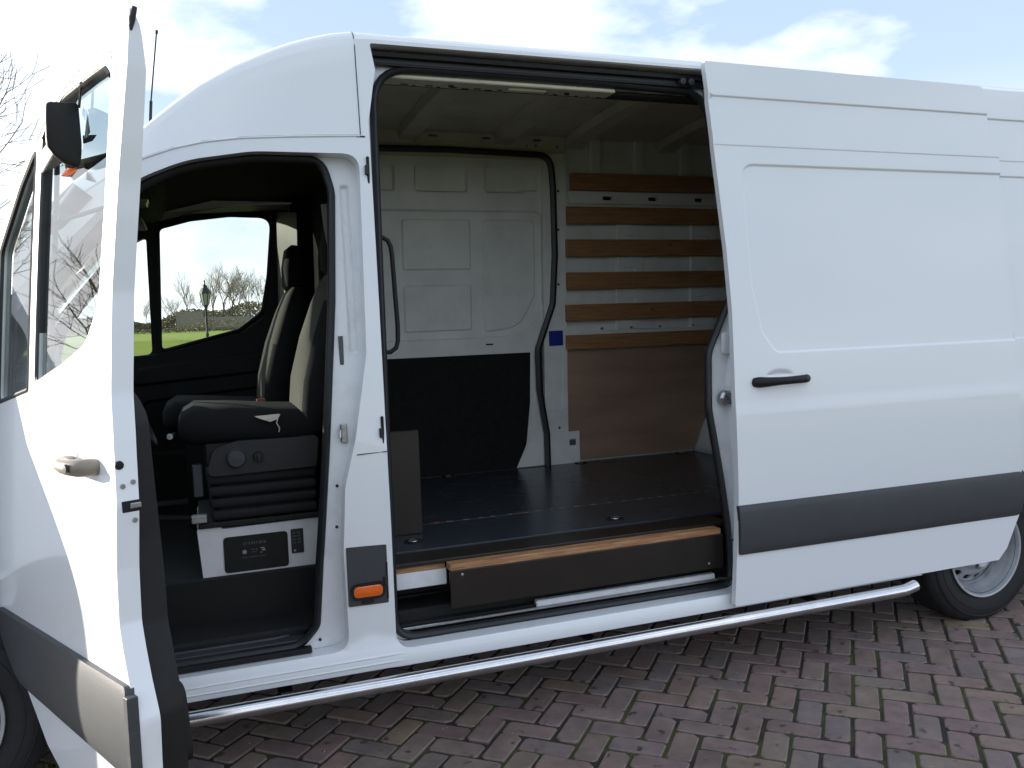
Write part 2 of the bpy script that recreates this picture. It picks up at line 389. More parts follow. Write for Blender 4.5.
# recessed frame of the cab doorway
skin('cab_door_frame', inset(door_hole, -.001), lambda X, Z: prof(Z)+.075, 'shut', van, holes=[inset(cab_seal, .004)], reliefs=[(rrect(1.320, 1.364, 1.40, 2.03, .016, 3), .022, .017)], step=.08, edge_step=.04, flange=.001, flange_in=.004)
tube('cab_door_seal', [(x, float(prof(z))+.072, z) for x, z in resamp(cab_seal, .03)], .012, 'rubber', van, n=8, closed=True, flat=(.019, .015))
skin('cargo_door_frame', inset(cargo_outer, -.001), lambda X, Z: prof(Z)+.07, 'shut', van, holes=[inset(cargo_seal, .004)], step=.08, edge_step=.04, flange=.001, flange_in=.004)
tube('cargo_door_seal', [(x, float(prof(z))+.066, z) for x, z in resamp(cargo_seal, .03)], .012, 'rubber', van, n=8, closed=True, flat=(.019, .015))
# far side shell
def mirror_pts(P): return P
fwin = rpoly([(.612, 1.405, .03), (1.02, 1.505, .08), (1.15, 1.60, .08), (1.19, 1.80, .2), (1.225, 2.12, .07), (1.0, 2.125, .3), (.80, 2.10, .2), (.640, 2.055, .04)], .03, 6)
fquart = rpoly([(.12, 1.36, .03), (.572, 1.395, .03), (.580, 2.01, .03), (.53, 1.985, .03), (.20, 1.64, .05)], .03, 5)
farouter = [(p[0], p[1]) for p in outl]
skin('far_body_side', farouter, lambda X, Z: W-fside(X, Z), 'paint', van, holes=[fwin, fquart], step=.12, edge_step=.06, flange=-.03, flip=True)

# roof of the load bay, and the sloping cap over the cab
sec = [(float(prof(2.2)), 2.2), (float(prof(2.35)), 2.35), (float(prof(2.45)), 2.45), (float(prof(2.52)), 2.52), (.160, 2.553), (.172, 2.573), (.192, 2.588), (.225, 2.600), (.30, 2.617), (.42, 2.630), (.60, 2.642), (.80, 2.650), (1.01, 2.652)]
full = sec+[(W-y, z) for y, z in sec[-2::-1]]
V = []; F = []
st = [1.40, 2.0, 2.9, 3.8, 4.8, 5.6, 5.86, 5.95, 5.98]; s2 = [p for p in full if p[1] > 2.55]
for i, x in enumerate(st):
    for y, z in s2: V.append((x, y, z-(.012 if i == 7 else .06 if i == 8 else 0)))
n = len(s2)
for i in range(len(st)-1):
    for k in range(n-1): a = i*n+k; F.append((a, a+n, a+n+1, a+1))
mk('cargo_roof', V, F, 'paint', van, True)
stx = [.45, .55, .66, .76, .86, .98, 1.10, 1.17, 1.243, 1.32, 1.40]
zc = np.interp(stx, [.45, .5, .66, .8, .95, 1.15, 1.40], [1.955, 1.995, 2.09, 2.145, 2.172, 2.187, 2.2])
hh = np.interp(stx, [.45, .55, .66, .76, .86, .98, 1.10, 1.17, 1.243, 1.32, 1.40], [.075, .09, .130, .192, .255, .322, .380, .408, .432, .452, .464])
dome = np.interp(stx, [.45, .66, 1.0, 1.4], [.10, .09, .04, 0])
V = []; F = []; n = len(full)
for x, z0, h, dm in zip(stx, zc, hh, dome):
    for y, z in full:
        yy = y+(float(prof(z0))-float(prof(2.2)))*(1 if y < 1 else -1)*(1-abs(y-1.01)/1.01 > -1)
        V.append((x, yy, z0+.001+(z-2.2)/.464*h+dm*math.sin(math.pi*min(max(y/W, 0), 1))**2*(z > 2.6)))
for i in range(len(stx)-1):
    for k in range(n-1): a = i*n+k; F.append((a, a+n, a+n+1, a+1))
mk('cab_roof_cap', V, F, 'paint', van, True)
cap_front = [Vector(v) for v in V[:n]]
tube('roof_seam', [(1.402, y-.0005, z) for y, z in sec[:9]], .0022, 'trim', van, n=5)
tube('cap_gutter', [(x, float(prof(z))-.001, z-.004) for x, z in zip(stx, zc)], .004, 'shut', van, n=6)
box('seam_gap', 1.385, 1.418, float(prof(2.2))-.002, float(prof(2.2))+.01, 2.190, 2.196, 'rubber', van, 0)
# back doors, windscreen, bonnet, front panel
mk('rear_doors', [(5.96, .05, .35), (5.96, W-.05, .35), (5.96, W-.17, 2.6), (5.96, .17, 2.6)], [(0, 1, 2, 3)], 'paint', van)
base = []
for y, z in full:
    t = (y-.1)/(W-.2); t = min(max(t, 0), 1); s = math.sin(math.pi*t)
    base.append(Vector((.0-.34*s**.7, .16+(W-.32)*t, 1.37+.02*s)))
V = []; F = []; G = 6
for g in range(G+1):
    t = g/G
    for a, b in zip(base, cap_front): V.append(a.lerp(b, t)+Vector((-.03*math.sin(math.pi*t), 0, .02*math.sin(math.pi*t))))
for g in range(G):
    for k in range(n-1): a = g*n+k; F.append((a, a+n, a+n+1, a+1))
mk('windscreen', V, F, 'glass', van, True)
for sgn in (0, 1):
    a = base[0] if sgn == 0 else base[-1]; b = cap_front[0] if sgn == 0 else cap_front[-1]
    tube('windscreen_pillar', [a+Vector((.04, 0, -.03)), a.lerp(b, .5)+Vector((.02, 0, .0)), b+Vector((.03, .0, .02))], .035, 'plastic', van, n=8)
ht = [(-.92, .93), (-.7, 1.06), (-.4, 1.17), (-.12, 1.29), (.02, 1.42)]
V = []; F = []; K = 14
for x, z in ht:
    y0 = float(fside(np.array([x]), np.array([z]))[0])
    for k in range(K+1):
        t = k/K; s = math.sin(math.pi*t)
        V.append((x-(.10 if x > -.9 else .06)*s-(.26*s**.7 if x > 0 else .12*s if x > -.2 else 0), y0+(W-2*y0)*t, z+(.07 if x < 0 else -.03)*s**.6))
for i in range(len(ht)-1):
    for k in range(K): a = i*(K+1)+k; F.append((a, a+K+1, a+K+2, a+1))
mk('bonnet', V, F, 'paint', van, True)
V = []; F = []; fz = [.20, .32, .52, .72, .86, .93]
for z in fz:
    y0 = float(fside(np.array([-1.0]), np.array([z]))[0]); x0 = -1.02 if z < .6 else -1.0 if z < .8 else -.96 if z < .9 else -.92
    for k in range(K+1):
        t = k/K; V.append((x0-.07*math.sin(math.pi*t)**.6, y0+(W-2*y0)*t, z))
for i in range(len(fz)-1):
    for k in range(K): a = i*(K+1)+k; F.append((a, a+K+1, a+K+2, a+1))
mk('front_bumper', V, F, 'trim', van, True)
for i in range(4): box('grille_bar', -1.10, -1.06, .62, W-.62, .66+i*.06, .69+i*.06, 'plastic', van, .005)
for y0 in (.36, W-.60): box('headlight', -1.075, -.98, y0, y0+.24, .66, .88, 'lamp', van, .03, seg=2)
# underbody
box('underbody', -.75, 5.8, .14, W-.14, .33, .40, 'under', van, .01)
box('wheel_well', -.50, .50, .40, .46, .33, .85, 'under', van, .005)
box('wheel_well', -.45, .45, .12, .46, .80, .84, 'under', van, .005)
box('wheel_well', 3.86, 4.86, .40, .46, .33, .85, 'under', van, .005)
box('wheel_well', 3.90, 4.82, .10, .46, .80, .84, 'under', van, .005)
box('side_rail', .50, 3.88, .10, .14, .27, .36, 'under', van, .003)

# wheels
WR = .332
def wheel(x, yf, face):
    """yf: y of the outer face; face -1 near side, +1 far side"""
    r = .352
    P = [(.205, .012), (.232, .004), (.262, -.002), (.30, 0), (.333, .012), (.348, .03), (.352, .045)]
    for k in range(4): a = .06+k*.036; P += [(.352, a), (.344, a+.002), (.344, a+.010), (.352, a+.012)]
    P += [(.352, .205), (.345, .222), (.30, .235), (.205, .225)]
    o = lat('wheel', [(a, b*-face) for a, b in P], 'tyre', van, n=64, c=(x, yf, WR), capend=False)
    for k in range(2):
        lat('tyre_ridge', [(.276+k*.035, .0005*-face), (.279+k*.035, -.0035*-face), (.282+k*.035, .0005*-face)], 'tyre', o, n=56, c=(x, yf, WR), capend=False)
    lat('rim', [(.216, .012*-face), (.224, -.002*-face), (.222, -.006*-face), (.212, -.004*-face), (.206, .015*-face), (.196, .035*-face), (.193, .045*-face), (.180, .060*-face), (.176, .075*-face), (.172, .09*-face)], 'rim', o, n=64, c=(x, yf, WR), capend=False)
    def fd(X, Z):
        rr = np.hypot(X-x, Z-WR)
        return yf-face*np.interp(rr, [0, .05, .075, .095, .115, .14, .16, .176], [.045, .045, .035, .03, .045, .075, .09, .095])
    hs = []
    for k in range(14):
        a = 2*math.pi*k/14; ca, sa = math.cos(a), math.sin(a)
        hs.append([(x+ca*(.145+.013*math.cos(t))-sa*.018*math.sin(t), WR+sa*(.145+.013*math.cos(t))+ca*.018*math.sin(t)) for t in [2*math.pi*q/12 for q in range(12)]])
    skin('wheel_disc', circ(x, WR, .175, 56), fd, 'rim', o, holes=hs+[circ(x, WR, .068, 24)], step=.02, flange=.01*-face, flip=face > 0)
    lat('hub', [(.066, .06*-face), (.06, .048*-face), (.045, .04*-face), (.03, .02*-face), (.001, .018*-face)], 'plastic', o, n=24, c=(x, yf, WR), capend=False)
    lat('brake_drum', [(.001, .10*-face), (.17, .105*-face), (.17, .12*-face)], 'under', o, n=24, c=(x, yf, WR), capend=False)
    for k in range(6):
        a = 2*math.pi*k/6+.3
        lat('wheel_bolt', [(.011, .038*-face), (.011, .018*-face), (.001, .016*-face)], 'zinc', o, n=6, c=(x+.083*math.cos(a), yf, WR+.083*math.sin(a)), capend=False)
for x in (-.05, 4.275):
    wheel(x, -.06, -1); wheel(x, W+.06, 1)

# running board tube with its end bent inward, and brackets
rb = [(-.05+.55, -.118, .235)]
rbp = [(.30, -.05, .26), (.36, -.10, .24), (.42, -.118, .236)]+[(x, -.118, .236) for x in (1.5, 2.6, 3.55)]+[(3.70, -.118, .236), (3.73, -.116, .238), (3.785, -.111, .247)]
tube('running_board', rbp, .026, 'steel', van, n=20)
for x in (1.0, 2.2, 3.3):
    box('board_bracket', x, x+.05, -.115, .12, .205, .213, 'under', van, .002)
    box('board_bracket', x+.005, x+.045, -.06, -.03, .212, .235, 'zinc', van, .002)
# sill ridges
for z, r in ((.300, .0035), (.276, .003)):
    tube('sill_ridge', [(.56, float(fside(np.array([1.]), np.array([z]))[0])-.001, z), (2.93, float(fside(np.array([1.]), np.array([z]))[0])-.001, z)], r, 'paint', van, n=6)
box('kick_strip', .52, 1.125, .028, .062, .338, .356, 'plastic', van, .002)

# side marker on its grey panel
skin('marker_panel', rpoly([(1.258, .712, .006), (1.258, .495, .006), (1.404, .492, .006), (1.404, .708, .006)], .006), lambda X, Z: 0*X-.0045, 'trim', van, step=.05, flange=.008)
mp_ = rpoly([(1.272, .520), (1.388, .520), (1.388, .572), (1.272, .572)], .026, 6)
skin('marker_bezel', inset(mp_, -.005), lambda X, Z: 0*X-.0115, 'plastic', van, step=.03, flange=.006)
def flens(X, Z): return -.010-.004*np.clip(sdist(mp_, X, Z)/.02, 0, 1)**.5
skin('marker_lens', inset(mp_, .006), flens, 'orange', van, step=.008, flange=.004)
box('marker_clip', 1.305, 1.35, -.010, -.004, .500, .515, 'plastic', van, .002)

# details on the B pillar
def onside(x, z, off=0): return float(prof(z))+off
box('type_label', 1.286, 1.302, onside(0, 1.45, .068), onside(0, 1.45, .078), 1.35, 1.47, 'greyprint', van, .001)
def hinge(x, z, y, name='door_striker'):
    o = box(name, x-.010, x+.014, y-.012, y+.002, z-.035, z+.035, 'zinc', van, .003)
    tube('striker_loop', [(x-.002, y, z+.02), (x-.016, y-.035, z+.012), (x-.018, y-.038, z-.008), (x-.002, y, z-.016)], .0045, 'zinc', o, n=6)
hinge(1.282, 1.115, onside(0, 1.115, .07))
for x, z, h in ((1.432, 2.07, .05), (1.425, 1.115, .06), (1.412, .575, .07)):
    o = box('guide_socket', x-.016, x-.006, onside(0, z, -.006), onside(0, z, .02), z-h, z+h, 'plastic', van, .003)
    box('socket_tab', x-.024, x-.010, onside(0, z, -.014), onside(0, z, .0), z-.018, z+.018, 'rubber', o, .003)
for x, z in ((1.2495, .925), (1.240, .775), (1.16, .366)):
    lat('frame_screw', [(.0055, .002), (.0055, -.002), (.001, -.003)], 'plastic', van, n=10, c=(x, onside(0, z, .072 if x < 1.255 else -.001), z), capend=False)
tube('pillar_seam', [(x, float(fside(np.array([x]), np.array([z]))[0])-.0016, z) for x, z in ((1.316, 1.042), (1.37, 1.044), (1.40, 1.045), (1.424, 1.046))], .0022, 'trim', van, n=5)
# rear edge of the side opening: lock box, striker, lower pin
box('lock_cover', 2.912, 3.0, onside(0, 1.34, .040), onside(0, 1.34, .068), 1.330, 1.425, 'shut', van, .012, seg=2)
o = box('lock_slot', 2.952, 2.975, onside(0, 1.34, .034), onside(0, 1.34, .045), 1.345, 1.405, 'plastic', van, .002)
lat('latch_striker', [(.034, .012), (.034, -.010), (.024, -.020), (.022, -.010), (.010, -.010), (.008, -.024), (.001, -.024)], 'zinc', van, n=20, c=(2.912, onside(0, 1.12, .045), 1.143), capend=False)
tube('striker_pin', [(2.880, onside(0, 1.12, .03), 1.142), (2.925, onside(0, 1.12, .028), 1.142)], .004, 'zinc', van, n=6)
box('latch_stop', 2.940, 2.954, onside(0, 1.12, .02), onside(0, 1.12, .06), 1.075, 1.175, 'plastic', van, .003)
tube('lower_pin', [(2.90, .03, .533), (2.95, .03, .533)], .008, 'zinc', van, n=8)
tube('guide_arm', [(2.86, .06, .362), (3.0, -.02, .362)], .007, 'plastic', van, n=6)

# upper door rail over the side opening
def pr(z): return float(prof(z))
box('door_rail', 1.47, 2.925, pr(2.5)+.05, pr(2.5)+.14, 2.485, 2.535, 'rubber', van, .004)
box('rail_track', 1.47, 2.92, pr(2.5)+.028, pr(2.5)+.045, 2.505, 2.512, 'plastic', van, .002)
box('rail_track', 1.47, 2.92, pr(2.5)+.040, pr(2.5)+.055, 2.476, 2.487, 'plastic', van, .002)
box('rail_lip', 1.455, 2.922, pr(2.55)-.004, pr(2.55)+.03, 2.538, 2.544, 'shut', van, .002)
for i, x in enumerate((2.80, 2.84)): lat('rail_roller', [(.014, .01), (.014, -.01), (.001, -.012)], 'trim', van, n=14, c=(x, pr(2.5)+.03, 2.496), capend=False)

# ---- load bay
FZ = .60
def fin(Z, X=0): return 1.86-.6*prof(Z)
def floor_sheet():
    V = []; F = []
    xs = list(np.linspace(1.47, 5.9, 24)); ys = [.30, .6, 1.0, 1.4, 1.86]
    return box('cargo_floor', 1.46, 5.92, .255, 1.87, FZ-.018, FZ, 'floor', van, .002)
cf = floor_sheet()
box('floor_nosing', 1.45, 2.95, .105, .258, FZ-.022, FZ-.006, 'brownboard', cf, .003)
box('floor_joint', 3.155, 3.159, .27, 1.86, FZ-.001, FZ+.0012, 'greyprint', cf, 0)
box('floor_joint', 1.47, 5.9, .668, .671, FZ-.001, FZ+.0010, 'greyprint', cf, 0)
random.seed(3)
x = 1.50
while x < 3.4:
    L = random.uniform(.01, .03); box('floor_fleck', x, x+L, .672, .6745, FZ, FZ+.0016, 'paleprint', cf, 0); x += L+random.uniform(.03, .07)
random.seed(17)
for _ in range(38):
    x, y = random.uniform(1.7, 3.6), random.uniform(.30, 1.6); L = random.uniform(.03, .16); a = random.gauss(.3, .7)
    box('scuff', -L/2, L/2, -.0009, .0009, FZ+.0001, FZ+.0006, 'scuffed', cf, 0, mtx=Matrix.Translation((x, y, 0)) @ Matrix.Rotation(a, 4, 'Z'))
for x in (1.745, 2.16, 2.62): box('floor_mark', x, x+.05, .675, .70, FZ, FZ+.0016, 'redmark', cf, 0)
for x, y in ((1.60, .40), (2.52, .36), (2.15, 1.78), (3.02, 1.80), (3.75, 1.80)):
    o = lat('lashing_ring', [(.04, 0), (.04, .003), (.028, .004), (.026, -.002), (.001, -.002)], 'plastic', cf, axis='z', n=18, c=(x, y, FZ), capend=False)
    o2 = tube('ring_loop', [(x+.02*math.cos(a), y+.02*math.sin(a), FZ+.004) for a in np.linspace(0, 6.28, 10)[:-1]], .003, 'zinc', cf, n=5, closed=True)
# front edge of the floor: pine batten, brown riser board, white step side
o = box('edge_batten', 1.655, 2.868, .048, .104, .558, .584, 'pine', van, .003)
box('riser_board', 1.652, 2.872, .040, .052, .415, .560, 'brownboard', van, .002)
for x, z in ((1.70, .543), (2.80, .44)): lat('board_screw', [(.006, 0), (.006, -.002), (.001, -.003)], 'zinc', van, n=8, c=(x, .040, z), capend=False)
box('edge_strip', 1.44, 1.655, .115, .13, .555, .575, 'pine', van, .003)
box('step_side', 1.44, 1.66, .118, .14, .49, .555, 'shut', van, .003)
box('step_riser', 1.44, 2.95, .30, .31, .33, .585, 'plastic', van, .003)
box('step_tread', 1.44, 2.95, .09, .31, .335, .345, 'plastic', van, .003)
box('step_guide', 2.02, 2.86, .085, .115, .348, .378, 'shut', van, .004)
box('step_guide_track', 1.46, 2.90, .075, .085, .345, .356, 'zinc', van, .002)
for z in (.40, .44): box('step_rib', 1.46, 1.68, .285, .30, z, z+.015, 'plastic', van, .003)
# brown board standing behind the pillar, grab rail
box('side_board', 1.50, 1.672, .52, .538, .60, 1.05, 'brownboard', van, .003)
tube('grab_rail', [(1.45, .22, 1.84), (1.490, .22, 1.838), (1.508, .22, 1.828), (1.518, .22, 1.805), (1.522, .22, 1.77), (1.532, .22, 1.50), (1.530, .22, 1.44), (1.522, .22, 1.415), (1.500, .22, 1.400), (1.45, .22, 1.40)], .009, 'plastic', van, n=10)
# bulkhead
box('bulkhead', 1.425, 1.455, .24, 1.86, .5, 2.60, 'inner', van, .003)
box('bulkhead_lining', 1.410, 1.424, .24, 1.86, .5, 2.40, 'darkfelt', van, .003)
box('rear_lining', 5.88, 5.92, .10, 1.9, .5, 2.6, 'inner', van, .003)
# near-side inner wall behind the sliding door
skin('near_inner_wall', [(3.05, .6), (5.9, .6), (5.9, 2.5), (3.05, 2.5)], lambda X, Z: .10+.6*prof(Z), 'inner', van, step=.3, flip=True)
# far wall, right of the far door: pressed ribs and slots
ribs = []
for x0, x1 in ((3.30, 3.50), (3.84, 4.04), (4.5, 4.7), (5.2, 5.4)):
    ribs.append((rrect(x0, x1, 1.42, 2.20, .01, 2), -.022, .012))
    for z0, z1 in ((1.53, 1.60), (1.72, 1.79), (1.92, 1.99)): ribs.append((rrect(x0+.06, x0+.14, z0-.03, z1+.03, .01, 2), .012, .006))
ribs.append((rrect(2.97, 5.85, 2.205, 2.29, .006, 1), -.030, .008))
ribs.append((rrect(3.02, 5.85, 1.335, 1.43, .03, 4), -.020, .010))
for x0 in (3.12, 3.42, 3.75, 4.1): ribs.append((rrect(x0, x0+.075, 2.36, 2.64, .012, 2), -.028, .012))
slots = [rrect(x0, x0+.07, 2.232, 2.256, .005, 1) for x0 in (3.20, 3.52, 3.86, 4.2)]+[rrect(x0, x0+.025, 1.43, 1.447, .005, 1) for x0 in (3.20, 3.40, 3.62, 3.86)]
skin('far_inner_wall', [(2.955, .60), (5.88, .60), (5.88, 2.66), (2.955, 2.66)], lambda X, Z: fin(Z), 'inner', van, holes=slots, reliefs=ribs, step=.12, flange=.03)
box('slot_backing', 3.0, 5.8, 1.875, 1.88, 1.3, 2.4, 'under', van, 0)
# six pine slats and the plywood sheet
for z0, z1 in ((2.284, 2.388), (2.084, 2.188), (1.886, 1.990), (1.686, 1.790), (1.492, 1.594), (1.315, 1.405)):
    dx_ = random.uniform(-.006, .006); y = float(fin((z0+z1)/2))-.036
    box('wood_slat', 2.944+dx_+(.025 if z1 > 2.3 else 0), 5.8, y-.02, y, z0, z1, 'wood', van, .003)
wall_arch = [(2.942, .885), (2.942, 1.310), (5.8, 1.310), (5.8, .61), (4.8, .61), (4.7, .9), (4.35, 1.0), (4.08, .92), (3.95, .80), (3.875, .612), (3.03, .612), (3.03, .80), (2.942, .80)]
skin('plywood_sheet', wall_arch, lambda X, Z: fin(Z)-.018, 'ply', van, step=.2, flange=.012)
# far wheel box
skin('wheel_box', rpoly([(3.88, .60, 0), (4.86, .60, 0), (4.80, .80), (4.6, .95), (4.35, .99), (4.1, .93), (3.96, .80)], .05), lambda X, Z: 1.60+0*X+.15*(Z-.6), 'inner', van, step=.1, flange=.26)
# C pillar of the far side door with the blue sticker
cp = [(2.80, .60), (3.03, .60), (3.03, .80), (2.955, .80), (2.955, 2.5), (2.80, 2.5)]
skin('far_pillar', cp, lambda X, Z: fin(Z)-.03, 'inner', van, step=.1, flange=.03, reliefs=[(rrect(2.815, 2.925, .95, 1.30, .01, 2), .006, .004), (rrect(2.96, 3.01, .705, .755, .008, 2), .012, .005)])
box('blue_sticker', 2.832, 2.925, float(fin(1.4))-.034, float(fin(1.4))-.0305, 1.345, 1.437, 'blue', van, 0)
for x, z in ((2.893, .83), (2.90, 1.72), (2.90, 2.05), (2.90, 2.28)): lat('panel_hole', [(.008, 0), (.006, -.002), (.001, -.002)], 'plastic', van, n=10, c=(x, float(fin(z))-.031, z), capend=False)
box('vent_grid', 2.962, 3.008, float(fin(.73))-.024, float(fin(.73))-.018, .712, .748, 'greyprint', van, .002)
# far header above the door
skin('far_header', [(1.46, 2.46), (2.956, 2.46), (2.956, 2.655), (1.46, 2.655)], lambda X, Z: 1.765-.25*np.clip(Z-2.46, 0, 1)+0*X, 'warm_bounce', van, step=.1, flange=.02,
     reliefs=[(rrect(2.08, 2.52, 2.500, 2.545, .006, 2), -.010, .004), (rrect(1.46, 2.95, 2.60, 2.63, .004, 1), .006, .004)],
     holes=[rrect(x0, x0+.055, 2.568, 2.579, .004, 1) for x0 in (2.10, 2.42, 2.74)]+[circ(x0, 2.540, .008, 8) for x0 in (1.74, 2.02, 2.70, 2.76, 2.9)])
# far sliding door from inside
fd_out = rpoly([(1.455, .585, .05), (2.805, .585, .02), (2.805, .80, .1), (2.76, 1.08, .2), (2.755, 1.33, .12), (2.855, 1.60, .14), (2.872, 1.9, .2), (2.862, 2.30, .2), (2.845, 2.485, .17), (2.2, 2.497, 1), (1.455, 2.485, .1)], .05, 8)
fdf = lambda X, Z: fin(Z)-.005
fs = skin('far_sliding_door', inset(fd_out, .008), fdf, 'inner', van, step=.09, edge_step=.05, reliefs=[
    (rpoly([(2.015, 2.26), (2.345, 2.26), (2.345, 2.425), (2.015, 2.425)], .03), .045, .020),
    (rpoly([(2.44, 2.262), (2.68, 2.262, .01), (2.69, 2.275, .01), (2.785, 2.275), (2.785, 2.43), (2.44, 2.43)], .03), .045, .020),
    (rpoly([(1.6, 2.262), (1.91, 2.262), (1.91, 2.425), (1.6, 2.425)], .03), .045, .020),
    (rpoly([(1.60, 1.40, .05), (2.66, 1.40, .25), (2.815, 1.62, .1), (2.815, 2.17, .07), (1.60, 2.17, .05)], .05), .024, .020),
    (rrect(1.935, 2.355, 1.815, 2.115, .02), -.013, .014),
    (rrect(1.935, 2.355, 1.455, 1.735, .02), -.013, .014),
    (rpoly([(2.42, 1.44), (2.66, 1.46, .2), (2.765, 1.66, .08), (2.765, 2.115), (2.42, 2.115)], .04), -.013, .014)])
tube('door_seal', [(x, float(fdf(0, z))-.036, z) for x, z in resamp(fd_out, .03)], .013, 'rubber', fs, n=6, closed=True, flat=(.018, .020))
skin('lower_panel', rpoly([(1.48, .59, .0), (2.60, .59, .04), (2.675, .74, .16), (2.705, 1.0, .2), (2.712, 1.31, .004), (1.48, 1.31, .0)], .004, 6), lambda X, Z: fdf(X, Z)-.012, 'darkfelt', fs, step=.2, flange=.01)
box('door_slot', 2.43, 2.475, float(fdf(0, 1.37))-.006, float(fdf(0, 1.37)), 1.365, 1.374, 'plastic', fs, .001)
# roof lining and bows
V = []; F = []; ys = np.linspace(.235, 1.84, 21); xs = np.arange(1.45, 5.95, .25)
for x in xs:
    for j, y in enumerate(ys): V.append((x, y, 2.590+.045*math.sin(math.pi*(y-.18)/1.66)+(.004 if j % 4 < 2 else -.004)))
n = len(ys)
for i in range(len(xs)-1):
    for k in range(n-1): a = i*n+k; F.append((a, a+1, a+n+1, a+n))
mk('roof_lining', V, F, 'warm_bounce', van)
for x in (1.99, 2.56, 3.02, 3.66, 4.4, 5.1):
    V = []; F = []; yy = np.linspace(.315, 1.80, 13)
    for y in yy:
        zt = 2.588+.045*math.sin(math.pi*(y-.18)/1.66)
        for dx_, dz in ((-.075, .0), (-.058, -.042), (.05, -.042), (.065, .0)): V.append((x+dx_, y, zt+dz-(.02 if y > 1.75 or y < .22 else 0)))
    for i in range(12):
        for k in range(3): a = i*4+k; F.append((a, a+4, a+5, a+1))
    F.append((0, 1, 2, 3)); F.append((48, 51, 50, 49))
    mk('roof_bow', V, F, 'warm_bounce', van)
o = box('cant_rail', 1.47, 2.50, .215, .310, 2.440, 2.456, 'warm_bounce', van, .004)
box('cant_rail_lip', 1.47, 3.1, .306, .318, 2.440, 2.456, 'under', o, .002)
random.seed(5)
for i in range(18):
    x = 1.60+i*.050; box('rail_hole', x, x+random.choice((.02, .012, .03)), .282+.010*(i % 2), .292+.010*(i % 2), 2.4385, 2.4402, 'under', o, 0)
for x in (1.80, 2.30, 2.74): lat('rail_eye', [(.012, 0), (.012, -.0015), (.004, -.0018)], 'under', o, axis='z', n=12, c=(x, .27, 2.440), capend=False)
box('rail_fitting', 2.03, 2.20, .235, .275, 2.43, 2.4405, 'warm_bounce', van, .006)
box('rail_fitting', 2.50, 3.05, .24, .30, 2.44, 2.455, 'under', van, .006)

# ---- sliding door, pushed back along the side
SD = -.07
sd_out = rpoly([(2.850, .278, .01), (4.342, .283, .01), (4.395, .335, .03), (4.474, .49, .05), (4.487, .71), (4.487, 1.76, .3), (4.470, 2.19, .2), (4.405, 2.405, .1), (4.385, 2.545, .02), (2.840, 2.555, .01), (2.853, 2.35), (2.870, 2.04, .3), (2.886, 1.77, .3), (2.893, 1.52, .3), (2.880, 1.06, .3), (2.874, .7)], .01)
def fsd(X, Z): return SD+prof(Z)+crease(Z)
sdo = skin('sliding_door', sd_out, fsd, 'paint', van, step=.08, edge_step=.04, flange=.028, reliefs=[
    (rpoly([(2.995, 1.62, .5), (3.03, 1.42, .1), (3.10, 1.325, .06), (4.6, 1.325, .01), (4.6, 2.137, .01), (2.987, 2.137, .07)], .07, 10), .010, .016),
    (circ(3.115, 1.238, .072, 28, .030), .012, .030)],
    lines=[[(2.87, z), (4.47, z)] for z in (2.203, 2.208, 2.213, 2.405, 2.411, 2.417)]+[[(2.88, z), (4.48, z)] for z in (1.145, 1.11, 1.075)])
skin('door_inner_panel', inset(sd_out, .02), lambda X, Z: fsd(X, Z)+.027, 'inner', sdo, step=.2)
tr = rpoly([(2.870, .497, .01), (4.474, .487, .03), (4.486, .60), (4.484, .700, .02), (2.871, .705, .01)], .01)
def ftr(X, Z): return SD-.006-.016*np.clip((1-((Z-.598)/.108)**2), 0, 1)**.5
skin('rub_strip', tr, ftr, 'trim', sdo, step=.025, flange=.02)
hb = bmesh.new()
hs = [(2.985, .012, .020), (2.995, -.012, .023), (3.03, -.030, .020), (3.09, -.036, .017), (3.15, -.036, .0165), (3.21, -.030, .017), (3.238, -.012, .018), (3.245, .012, .014)]
add_tube(hb, [(x, float(fsd(0*np.array([1.]), np.array([1.215]))[0])+dy_, 1.212+.004*(x-2.98)/.25) for x, dy_, rr in hs], [h[2] for h in hs], 12, flat=None)
bmesh.ops.scale(hb, vec=(1, .75, 1.0), verts=hb.verts, space=Matrix.Translation((0, -float(SD), 0)))
bmesh.ops.recalc_face_normals(hb, faces=hb.faces)
bm2('door_handle', hb, 'plastic', sdo, ang=60)

# ---- cab door, swung open 65 degrees on its front hinge
HX = .18; DA = 65
def lx(P): return [((p[0]-HX,)+tuple(p[1:])) for p in P]
def fcd(X, Z): return prof(Z)+0*X
d_out = rpoly(lx([(.13, .66, .05), (.33, .47, .1), (.53, .325, .08), (.64, .285, .05), (1.222, .285, .03), (1.222, .50), (1.228, .61, .08), (1.194, .69, .08), (1.150, .82, .08), (1.140, .95), (1.142, 1.10, .1), (1.118, 1.27, .1), (1.102, 1.36, .2), (1.096, 1.60, .3), (1.114, 1.863, .3), (1.143, 2.13, .3), (1.142, 2.262, .012), (1.06, 2.268, .1), (.72, 2.195, .3), (.495, 2.10, .1), (.30, 1.952, .2), (.135, 1.80, .06)]), .05, 5)
dwin = rpoly(lx([(.525, 1.372, .02), (.76, 1.430, .2), (.925, 1.482, .12), (1.010, 1.58, .10), (1.032, 1.82, .3), (1.045, 2.13, .035), (1.0, 2.165, .05), (.70, 2.150, .1), (.540, 2.075, .04)]), .03, 6)
dq_ = rpoly(lx([(.150, 1.300, .03), (.470, 1.352, .01), (.490, 2.045, .02), (.36, 1.955, .05), (.165, 1.775, .05)]), .02, 5)
cd_ = bpy.data.objects
